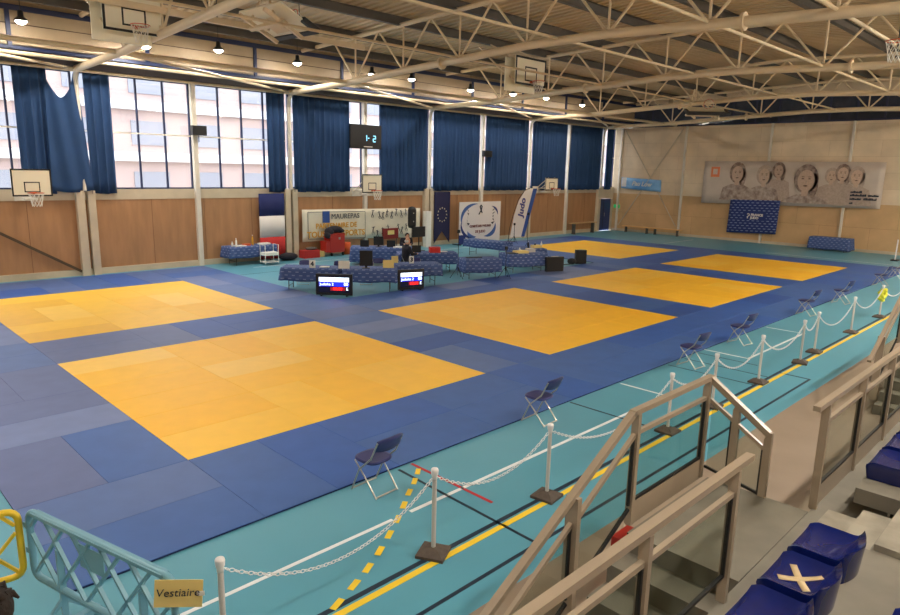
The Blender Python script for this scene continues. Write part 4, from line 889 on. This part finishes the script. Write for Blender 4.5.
T5 = ct((13.3, 11.1), (15.2, 9.9), .8, .42, 'table carrying the red box, right of the seated bald person', 'blue printed cloth on the table with the red box')
T6 = ct((14.1, 8.35), (15.35, 7.75), .75, .5, 'small table standing alone between two thin stands', 'blue printed cloth on the small table between two stands')
T7 = ct((19.45, 13.6), (19.75, 11.4), .7, .35, 'narrow table in front of the oval judo banner', 'blue printed cloth on the narrow table in front of the oval banner')
T8 = ct((16.6, 8.35), (18.2, 7.75), .8, .5, 'table with bowls and papers left of the black loudspeaker', 'blue printed cloth on the table behind the black loudspeaker')
T9 = ct((18.35, 9.3), (19.5, 8.8), 1.1, .4, 'rear table behind the loudspeaker table', 'blue printed cloth on the rear table behind the loudspeaker')
TE = ct((XE-1.3, 3.85), (XE-1.3, 1.85), .7, .66, 'table against the end wall below the portrait banner', 'navy printed cloth hanging to the floor on the end wall table')
def at(T, s, t, z=.75):
    P_, d, n, L, a = T; v = P_+d*L*s+n*t; return Vector((v.x, v.y, z))
def item_box(name, T, s, t, dim, m, label, cat, z=.75, extra=None):
    v = at(T, s, t, z); r = E(name, v, label, cat, rz=T[4]); B().box((0, 0, dim[2]/2), dim).build('body', m, r, world=False)
    if extra: extra(r)
    return r
def card(T, s, t, w_, h_, label, txt=None, m=M_paper, name='table_card', lean=0):
    r = E(name, at(T, s, t), label, 'card', rz=T[4])
    B().box((0, 0, h_/2), (w_, .012, h_)).build('card_face', m, r, world=False); B().box((0, .05, h_*.3), (w_*.6, .06, .01)).build('card_foot', m, r, world=False)
    if txt: text('number', txt, h_*.75, M_ink, r, (0, -.01, h_*.5), (1, 0, 0), (0, 0, 1), depth=.001, world=False, bold=.01)
card(T1, .55, .1, .2, .26, 'white numbered card on the leftmost scoring table', '4'); card(T3, .42, .35, .16, .26, 'white numbered card on the table behind the right screen', '3')
card(T2, .0, .1, .36, .26, 'white board on the seam of the left scoring tables', m=M_paper, name='paper_board'); card(T2, .85, .4, .36, .26, 'pale board at the right end of the middle scoring table', m=M_kraft, name='paper_board'); card(T3, .1, .6, .24, .24, 'beige board near the left end of the table behind the right screen', m=M_kraft, name='paper_board')
def laptop(T, s, t, label, w_=.36, h_=.26, m=M_black):
    r = E('laptop', at(T, s, t), label, 'laptop', rz=T[4]); B().box((0, .12, .012), (w_, .25, .02)).build('keyboard_base', m, r, world=False); B().box((0, .0, h_/2+.02), (w_, .015, h_)).build('screen_lid', m, r, world=False)
def monitor(T, s, t, label, w_=.42, h_=.5):
    r = E('monitor', at(T, s, t), label, 'monitor', rz=T[4]); B().box((0, 0, h_/2+.08), (w_, .05, h_)).build('screen_case', M_black, r, world=False); b = B(); b.box((0, .03, .05), (.08, .05, .1)); b.box((0, .03, .01), (.25, .18, .02)); b.build('stand', M_black, r, world=False)
monitor(T2, .42, .25, 'black monitor back standing between the white boards on the middle scoring table'); monitor(T4, .42, .3, 'black monitor on the long rear table', .4, .36); laptop(T4, .2, .3, 'dark laptop at the left of the long rear table'); laptop(T5, .3, .3, 'dark open laptop beside the red box'); laptop(T4, .62, .3, 'dark laptop on the rear table left of the leaning person')
item_box('red_case', T5, .62, .25, (.42, .3, .22), mat('bright_red_plastic', S(204, 40, 34), .5), 'bright red case on the table right of the seated bald person', 'box')
item_box('paper_stack', T1, .75, .3, (.3, .22, .03), M_paper, 'white paper stack on the leftmost scoring table', 'paper'); item_box('paper_stack', T5, .8, .5, (.3, .22, .02), M_paper, 'white papers lying behind the red case', 'paper'); item_box('paper_stack', T4, .75, .25, (.5, .3, .03), M_paper, 'white papers on the right of the long rear table', 'paper')
def bottle(T, s, t, label, m, h=.24):
    r = E('bottle', at(T, s, t), label, 'bottle'); B().lathe((0, 0, 0), [(.0, 0), (.04, .0), (.042, .02), (.04, h*.65), (.015, h*.82), (.015, h*.93)], 10).build('body', m, r, world=False); B().lathe((0, 0, h*.93), [(.018, 0), (.018, h*.07), (0, h*.07)], 10).build('cap', M_chain, r, world=False)
bottle(TA, .55, .3, 'large yellow bottle on the table left of the french flag', M_gold, .42); bottle(TA, .16, .2, 'tall white bottle on the table left of the french flag', M_paper, .34); bottle(TA, .1, .3, 'short white bottle at the left end of the table by the wall', M_paper, .2)
item_box('paper_stack', TA, .25, .25, (.45, .3, .03), M_paper, 'white papers on the table left of the french flag', 'paper'); item_box('carton', TA, .42, .35, (.3, .2, .07), M_orange, 'low orange carton beside the yellow bottle', 'carton'); item_box('carton', TA, .82, .35, (.45, .3, .06), M_paper, 'low white carton at the right of the wall table', 'carton')
bottle(T9, .45, .3, 'dark bottle on the rear table behind the loudspeaker', M_darkc, .3); bottle(T8, .42, .5, 'small white bottle among the bowls', M_paper, .2); bottle(T9, .95, .3, 'clear white bottle at the right of the rear table', M_paper, .3); bottle(T9, .75, .4, 'dark small bottle next to the clear one', M_darkc, .22)
item_box('carton', T8, .4, .35, (.55, .35, .1), M_kraft, 'open pale carton of packets on the loudspeaker table', 'carton'); item_box('paper_stack', T8, .15, .3, (.4, .3, .03), M_ink, 'dark folder at the left of the loudspeaker table', 'folder'); item_box('bowl', T8, .75, .6, (.3, .3, .14), M_post, 'pale tub on the loudspeaker table', 'tub'); item_box('carton', T9, .8, .4, (.4, .3, .12), M_kraft, 'pale carton at the back of the rear table', 'carton')
item_box('folder', T6, .35, .45, (.6, .2, .03), M_ink, 'dark folded cover on the small table between two stands', 'folder')
# white trolley in front of table A
r = E('white_trolley', (10.45, 16.0, 0), 'white wire trolley in front of the table by the french flag', 'trolley'); 
for x in (-.3, .3):
    b = B(); b.path([(x, -.2, .05), (x, -.2, .82), (x, .2, .82), (x, .2, .05)], .014, 6); b.build('side_frame', M_paper, r, world=False)
B().box((0, 0, .45), (.6, .4, .12)).build('shelf', M_paper, r, world=False); B().box((0, 0, .12), (.6, .4, .03)).build('shelf', M_paper, r, world=False)
tag(B().ball((11.75, 16.7, .16), (.45, .3, .16)).build('sports_bag', M_darkc), 'dark bag on the floor below the french flag', 'bag')
# chairs behind the scoring tables
for i, (x, y, a) in enumerate(((8.95, 11.1, 135), (9.8, 10.25, 135), (10.6, 9.75, 135), (11.35, 9.95, 150), (12.5, 9.3, 150))):
    c = copy_tree(ch0); c.location = (x, y, 0); c.rotation_euler[2] = math.radians(a); c['group'] = 'chairs behind the scoring tables'
    c['label'] = ['folding chair behind the leftmost scoring table', 'folding chair behind the seam of the left scoring tables', 'folding chair behind the middle scoring table', 'folding chair at the right end of the middle scoring table', 'folding chair behind the right scoring table'][i]
# floor screens
M_scr = mat('screen_dark', S(16, 16, 40), .2, emit=.15); M_sw = mat('screen_white', S(220, 236, 250), .3, emit=1.0); M_sbl = mat('screen_blue', S(20, 30, 190), .3, emit=1.0); M_sr = mat('screen_red', S(220, 30, 30), .3, emit=1.0)
def screen(p, q, h, label, lean=-.12):
    p = Vector((p[0], p[1], 0)); q = Vector((q[0], q[1], 0)); d = (q-p).normalized(); a = math.atan2(d.y, d.x); L = (q-p).length
    r = E('floor_screen', (p+q)/2+Vector((0, 0, ZM)), label, 'screen', 'score screens on the mats', a); W = L
    B().box((0, .04, h/2+.03), (W, .08, h)).build('case', M_black, r, world=False)
    B().box((0, -.004, h/2+.05), (W*.84, .012, h*.78)).build('display', M_scr, r, world=False)
    B().box((0, -.012, h*.79), (W*.82, .008, h*.2)).build('white_row', M_sw, r, world=False); B().box((0, -.012, h*.57), (W*.82, .008, h*.2)).build('blue_row', M_sbl, r, world=False); B().box((W*.1, -.012, h*.35), (W*.4, .008, h*.16)).build('timer_field', mat('timer_red', S(120, 16, 20), .3, emit=.6), r, world=False)
    k = h/.66
    text('screen_text', 'Judoka 1', .125*k, M_ink, r, (-W*.39, -.018, h*.79), (1, 0, 0), (0, 0, 1), 'LEFT', .001, False); text('screen_text', 'Judoka 2', .125*k, M_sw, r, (-W*.39, -.018, h*.57), (1, 0, 0), (0, 0, 1), 'LEFT', .001, False)
    text('screen_text', '00', .14*k, M_ink, r, (W*.33, -.018, h*.79), (1, 0, 0), (0, 0, 1), 'CENTER', .001, False); text('screen_text', '00', .14*k, M_sw, r, (W*.33, -.018, h*.57), (1, 0, 0), (0, 0, 1), 'CENTER', .001, False)
    text('screen_text', '00:00', .13*k, M_sr, r, (W*.1, -.018, h*.35), (1, 0, 0), (0, 0, 1), 'CENTER', .001, False, bold=.004); text('screen_text', 'E', .13*k, M_sw, r, (W*.36, -.018, h*.35), (1, 0, 0), (0, 0, 1), 'CENTER', .001, False)
    b = B(); b.box((-W*.35, .12, .02), (.05, .34, .04)); b.box((W*.35, .12, .02), (.05, .34, .04)); b.build('foot', M_black, r, world=False)
    return r
screen((8.0, 8.95), (8.78, 8.12), .66, 'left black score screen standing on the mats, judoka names in white and blue')
screen((10.55, 8.0), (11.4, 7.68), .66, 'right black score screen standing on the mats in front of the tables')
# loudspeakers on the right
def cab(p, q, h, dep, label):
    p = Vector((p[0], p[1], 0)); q = Vector((q[0], q[1], 0)); d = (q-p).normalized(); a = math.atan2(d.y, d.x); L = (q-p).length
    r = E('loudspeaker', (p+q)/2, label, 'loudspeaker', None, a); B().box((0, dep/2, h/2), (L, dep, h)).build('cabinet', M_black, r, world=False); B().box((0, -.006, h*.5), (L*.9, .012, h*.88)).build('grille', M_rub, r, world=False); B().box((0, dep/2, h+.01), (L*.4, .03, .03)).build('handle', M_chrome, r, world=False)
cab((18.0, 7.6), (18.75, 7.3), .62, .12, 'wide black loudspeaker cabinet at the end of the bowl table'); 
cab((21.12, 8.35), (21.5, 8.05), .62, .2, 'black screen cabinet standing alone on the mats right of the loudspeaker')
b = B(); b.ball((20.75, 8.3, .16), (.2, .2, .14)); b.path([(20.6, 8.25, .06), (20.2, 8.35, .05), (19.8, 8.3, .05)], .02, 5); tag(b.build('cable_heap', M_rub), 'small heap of black cables beside the lone black screen cabinet', 'cables')
# tripod stands (thin, two by the small table)
def stand(x, y, h, label, group='thin tripod stands'):
    r = E('tripod_stand', (x, y, 0), label, 'tripod stand', group); B().tube((0, 0, .12), (0, 0, h), .012, 6).build('pole', M_black, r, world=False); B().box((0, 0, h), (.1, .06, .12)).build('head', M_black, r, world=False)
    for k in range(3): t = 2.1*k+.4; B().tube((0, 0, .45), (.3*math.cos(t), .3*math.sin(t), .01), .01, 5).build('leg', M_black, r, world=False)
stand(14.1, 8.75, 1.75, 'thin black tripod stand left of the small lone table'); stand(15.5, 7.62, 1.15, 'thin black tripod stand right of the small lone table'); stand(23.0, 12.6, 1.9, 'tall thin pole on a tripod at the corner of the blue mats'); stand(25.2, 15.3, 1.1, 'short thin stand below the feather flag')
# dark loudspeaker in front of the sports banner
r = E('speaker_on_pole', (18.5, 16.3, 0), 'tall rounded black loudspeaker raised on a pole in front of the cream banner', 'loudspeaker'); b = B()
b.tube((0, 0, 1.25), (0, 0, 2.0), .21, 14); b.lathe((0, 0, 2.0), [(.21, 0), (.17, .12), (0, .17)], 14); b.lathe((0, 0, 1.25), [(.21, 0), (.17, -.12), (0, -.17)], 14); b.build('cabinet', M_black, r, world=False); B().tube((0, 0, 0), (0, 0, 1.2), .02, 6).build('pole', M_black, r, world=False); B().box((0, 0, .02), (.5, .5, .04)).build('base', M_black, r, world=False)
for z in (1.45, 1.85): B().tube((-.08, -.2, z), (-.08, -.215, z), .03, 8).build('badge', M_chrome, r, world=False)
# red tool trolley with dark coat, red crate, orange bin
r = E('red_tool_cabinet', (14.3, 16.9, 0), 'red metal tool cabinet on wheels below the cream banner', 'cabinet')
B().box((0, 0, .6), (.78, .5, .86)).build('cabinet_body', M_red, r, world=False); B().box((-.5, 0, .44), (.24, .45, .5)).build('side_drawer', M_red, r, world=False); B().box((.1, -.26, .8), (.1, .02, .1)).build('lock_plate', M_chrome, r, world=False)
for x in (-.32, .3): B().tube((x, -.2, .08), (x+.04, -.2, .08), .08, 10).build('wheel', M_black, r, world=False)
b = B(); b.ball((14.3, 16.88, 1.2), (.4, .27, .16)); b.ball((13.98, 16.85, 1.1), (.2, .24, .2)); b.ball((14.6, 16.85, 1.13), (.16, .24, .1)); b.ball((13.85, 16.8, .95), (.12, .2, .16)); tag(b.build('dark_coat', M_darkc), 'black coats heaped on top of the red tool cabinet', 'coat')
r = E('red_crate', (12.95, 16.9, 0), 'red crate of gear on the floor left of the red cabinet', 'crate'); B().box((0, 0, .17), (.8, .45, .34)).build('crate_body', M_redc, r, world=False); B().ball((.1, 0, .4), (.3, .18, .07)).build('contents', M_purl, r, world=False)
tag(B().box((13.55, 17.0, .12), (.3, .35, .24)).build('cardboard_box', M_kraft), 'pale cardboard box between the red crate and red cabinet', 'box')
tag(B().lathe((15.0, 16.95, 0), [(.0, 0), (.16, 0), (.2, .55), (.17, .55), (.15, .03)], 14).build('orange_bin', M_orange), 'orange bin right of the red cabinet', 'bin')
r = E('dark_red_board', (17.2, 16.4, 0), 'dark red framed board leaning behind the long rear table', 'board'); B().box((0, 0, .9), (.95, .08, .5)).build('panel', mat('maroon_board', S(130, 34, 30), .6), r, world=False); B().box((0, -.05, .95), (.4, .02, .2)).build('label_area', M_kraft, r, world=False)
for x in (-.4, .4): B().tube((x, 0, 0), (x, 0, .66), .02, 6).build('leg', M_purl, r, world=False)
r = E('dark_screen', (18.6, 15.9, 0), 'dark flat screen behind the leaning person', 'screen'); B().box((0, 0, .95), (.8, .06, .5)).build('panel', M_black, r, world=False); B().tube((0, 0, .03), (0, 0, .7), .03, 6).build('pole', M_black, r, world=False); B().box((0, 0, .02), (.5, .4, .04)).build('base', M_black, r, world=False)

# ================================================================== PEOPLE
def skin(name, verts, edges, radii, m, parent, root=0, sub=2):
    me = bpy.data.meshes.new(name); me.from_pydata(verts, edges, []); me.materials.append(m); o = bpy.data.objects.new(name, me); C.objects.link(o); o.parent = parent
    md = o.modifiers.new('skin', 'SKIN'); md.use_smooth_shade = True
    if not me.skin_vertices: 
        bpy.context.view_layer.objects.active = o
    for i, rr in enumerate(radii):
        me.skin_vertices[0].data[i].radius = (rr if isinstance(rr, tuple) else (rr, rr))
    me.skin_vertices[0].data[root].use_root = True
    s = o.modifiers.new('sub', 'SUBSURF'); s.levels = sub; s.render_levels = sub
    return o
def ensure_skin(me):
    if not me.skin_vertices:
        try: me.attributes.new('skin', 'FLOAT', 'POINT')
        except Exception: pass
def body_mesh(J, R, hand=True):
    names_ = list(J.keys()); idx = {k: i for i, k in enumerate(names_)}; V = [J[k] for k in names_]; r = [R[k] for k in names_]
    Ed = [('pelvis', 'waist'), ('waist', 'chest'), ('chest', 'neckb'), ('neckb', 'neck'), ('neck', 'jaw'), ('jaw', 'crown')]
    for s in 'LR': Ed += [('chest', 'sh'+s), ('sh'+s, 'el'+s), ('el'+s, 'wr'+s), ('wr'+s, 'pa'+s), ('pelvis', 'hi'+s), ('hi'+s, 'kn'+s), ('kn'+s, 'an'+s), ('an'+s, 'to'+s)]
    return V, [(idx[a], idx[b]) for a, b in Ed], r, idx
def limb_mesh(V, Ed, R, grow=0, skip=()):
    """tapered limbs fused around shared joints into one mesh"""
    b = B()
    for a, c in Ed:
        if a in skip or c in skip: continue
        p, q = Vector(V[a]), Vector(V[c]); ra, rc = R[a]+grow, R[c]+grow; pts = [p+(q-p)*t for t in (0, .25, .5, .75, 1)]
        b.path(pts, [ra, ra*.8+rc*.2+.0, (ra+rc)/2, ra*.2+rc*.8, rc], 10)
    for a in V:
        if a in skip: continue
        b.ball(V[a], R[a]+grow, 10, k=6)
    return b
ED = [('pelvis', 'waist'), ('waist', 'chest'), ('chest', 'neckb'), ('neckb', 'neck'), ('neck', 'head')]
for s in 'LR': ED += [('chest', 'sh'+s), ('sh'+s, 'el'+s), ('el'+s, 'wr'+s), ('wr'+s, 'pa'+s), ('pelvis', 'hi'+s), ('hi'+s, 'kn'+s), ('kn'+s, 'an'+s), ('an'+s, 'to'+s)]
RAD = dict(pelvis=.15, waist=.135, chest=.155, neckb=.075, neck=.058, head=.095)
for s in 'LR': RAD.update({'sh'+s: .065, 'el'+s: .046, 'wr'+s: .03, 'pa'+s: .034, 'hi'+s: .095, 'kn'+s: .062, 'an'+s: .042, 'to'+s: .04})
def person(loc, rz, J, label, hairm, bald=False, messy=False):
    r = E('person', loc, label, 'person', None, rz)
    b = limb_mesh(J, ED, RAD); h = Vector(J['head']); b.ball(h+Vector((0, .01, .02)), (.08, .1, .125), 14, k=10)
    b.ball(h+Vector((0, .11, -.005)), (.014, .022, .022), 8, k=5); b.ball(h+Vector((0, .075, -.07)), (.04, .035, .03), 8, k=5)
    for s in (-1, 1): b.ball(h+Vector((s*.082, 0, 0)), (.012, .022, .032), 8, k=5)
    for s, k in ((-1, 'L'), (1, 'R')):
        pa = Vector(J['pa'+k]); wr = Vector(J['wr'+k]); d = (pa-wr).normalized(); sd = d.cross(Vector((0, 0, 1))).normalized()
        for f in range(4): o_ = sd*(.027-.018*f); Lf = (.065, .078, .074, .058)[f]; b.path([pa+o_, pa+o_+d*Lf*.6, pa+o_+d*Lf-Vector((0, 0, .02))], [.011, .009, .007], 6)
        b.path([wr+sd*s*-.02, wr+sd*s*-.05+d*.04, wr+sd*s*-.055+d*.075], [.013, .011, .008], 6)
    body = b.build('body', M_skin, r, world=False)
    md = body.modifiers.new('fuse', 'REMESH'); md.mode = 'VOXEL'; md.voxel_size = .012; md.use_smooth_shade = True
    b = B()
    for s in (-1, 1): b.ball(h+Vector((s*.033, .098, .022)), (.014, .008, .008), 8, k=5)
    b.build('eyes', M_ink, body, world=False); b = B(); b.ball(h+Vector((0, .108, -.055)), (.025, .006, .006), 8, k=5); b.build('mouth', M_redc, body, world=False)
    c = limb_mesh(J, ED, RAD, .016, skip=('neck', 'head', 'paL', 'paR')); cl = c.build('clothing', M_darkc, r, world=False)
    md = cl.modifiers.new('fuse', 'REMESH'); md.mode = 'VOXEL'; md.voxel_size = .018; md.use_smooth_shade = True
    b = B()
    if not bald:
        b.ball(h+Vector((0, -.02, .05)), (.096, .115, .118), 18, k=12)
        if messy:
            random.seed(5)
            for i in range(44):
                t, f = random.uniform(0, 2*PI), random.uniform(.05, 1.15); dd_ = Vector((math.cos(t)*math.sin(f), math.sin(t)*math.sin(f), math.cos(f))); c0 = h+Vector((0, -.02, .05))+Vector((dd_.x*.085, dd_.y*.1, dd_.z*.105)); b.path([c0, c0+dd_*.012+Vector((random.uniform(-.03, .03), random.uniform(-.03, .03), -.005)), c0+dd_*.012+Vector((random.uniform(-.03, .03), random.uniform(-.03, .03), -.035))], [.022, .016, .006], 5)
    else:
        for s in (-1, 1): b.ball(h+Vector((s*.07, -.03, 0)), (.025, .06, .05), 8, k=5)
        b.ball(h+Vector((0, -.085, 0)), (.06, .03, .05), 8, k=5)
    b.build('hair', hairm, r, world=False)
    return r
SIT = dict(pelvis=(0, 0, .53), waist=(0, .02, .72), chest=(0, .05, .95), neckb=(0, .07, 1.1), neck=(0, .08, 1.17), head=(0, .1, 1.28),
           shL=(-.19, .06, 1.03), elL=(-.24, .18, .8), wrL=(-.16, .4, .8), paL=(-.13, .46, .8), shR=(.19, .06, 1.03), elR=(.24, .18, .8), wrR=(.16, .4, .8), paR=(.13, .46, .8),
           hiL=(-.1, .02, .51), knL=(-.12, .42, .5), anL=(-.12, .4, .09), toL=(-.13, .53, .05), hiR=(.1, .02, .51), knR=(.12, .42, .5), anR=(.12, .4, .09), toR=(.13, .53, .05))
LEAN = dict(SIT); LEAN.update(chest=(0, .16, .9), neckb=(0, .26, 1.02), neck=(0, .31, 1.06), head=(0, .38, 1.12), shL=(-.19, .2, .98), shR=(.19, .2, .98))
STAND = dict(pelvis=(0, 0, .93), waist=(0, 0, 1.1), chest=(0, 0, 1.32), neckb=(0, 0, 1.46), neck=(0, .01, 1.52), head=(0, .04, 1.62),
           shL=(-.19, 0, 1.41), elL=(-.24, -.02, 1.13), wrL=(-.25, .1, .88), paL=(-.25, .13, .8), shR=(.19, 0, 1.41), elR=(.24, -.02, 1.13), wrR=(.25, .1, .88), paR=(.25, .13, .8),
           hiL=(-.1, 0, .9), knL=(-.11, .1, .5), anL=(-.11, .05, .09), toL=(-.12, .18, .05), hiR=(.1, 0, .9), knR=(.11, -.02, .5), anR=(.11, -.15, .09), toR=(.12, -.02, .05))
person((13.1, 10.6, 0), math.radians(-100), SIT, 'bald person in dark clothes sitting sideways at the scoring tables', M_grey, bald=True)
person((15.6, 13.45, 0), math.radians(150), LEAN, 'dark-haired person in black leaning over the long rear table', M_hair)
person((-2.96, -4.62, 0), math.radians(15), STAND, 'person with messy dark hair walking at the bottom left corner', M_hair, messy=True)
c = copy_tree(ch0); c.location = (13.1, 10.6, 0); c.rotation_euler[2] = math.radians(-100); c['label'] = 'folding chair the bald person sits on'; c['group'] = 'chairs behind the scoring tables'
c = copy_tree(ch0); c.location = (15.6, 13.45, 0); c.rotation_euler[2] = math.radians(150); c['label'] = 'folding chair the leaning person sits on'; c['group'] = 'chairs behind the scoring tables'

# ================================================================== CAMERA, WORLD, VIEW
cy_, sy_ = math.cos(.7848), math.sin(.7848); cp, sp = math.cos(-.2034), math.sin(-.2034)
fw = Vector((cp*cy_, cp*sy_, sp)); rt = Vector((sy_, -cy_, 0)); up = rt.cross(fw); cr_, sr_ = math.cos(.0218), math.sin(.0218)
R_ = cr_*rt+sr_*up; U_ = -sr_*rt+cr_*up
cam = bpy.data.cameras.new('camera'); co = bpy.data.objects.new('camera', cam); C.objects.link(co)
co.matrix_world = Matrix.Translation((-.5789*6, -1.4044*6, .656*6+.014))@Matrix((R_, U_, -fw)).transposed().to_4x4()
cam.sensor_width = 36; cam.lens = 665.65*36/900; cam.clip_start = .05; cam.clip_end = 300
bpy.context.scene.camera = co
wd = bpy.data.worlds.new('sky'); bpy.context.scene.world = wd; wd.use_nodes = True
bg = wd.node_tree.nodes['Background']; bg.inputs[0].default_value = (.86, .93, 1, 1); bg.inputs[1].default_value = 1.7
for a, c in ((-8, 4), (4.2, 12.2), (12.4, 20.4), (20.6, 28.6), (28.8, 38.4)):      # light portals in the window openings
    L = bpy.data.lights.new('window_portal', 'AREA'); L.shape = 'RECTANGLE'; L.size = c-a; L.size_y = 3.9; L.cycles.is_portal = True
    o = bpy.data.objects.new('window_portal', L); C.objects.link(o); o.location = ((a+c)/2, YW+.25, 5.0); o.rotation_euler = (math.radians(-90), 0, 0)
vs_ = bpy.context.scene.view_settings; vs_.view_transform = 'Standard'; vs_.look = 'None'; vs_.gamma = 1; vs_.use_curve_mapping = False; vs_.exposure = 1.55
bpy.context.scene.display_settings.display_device = 'sRGB'
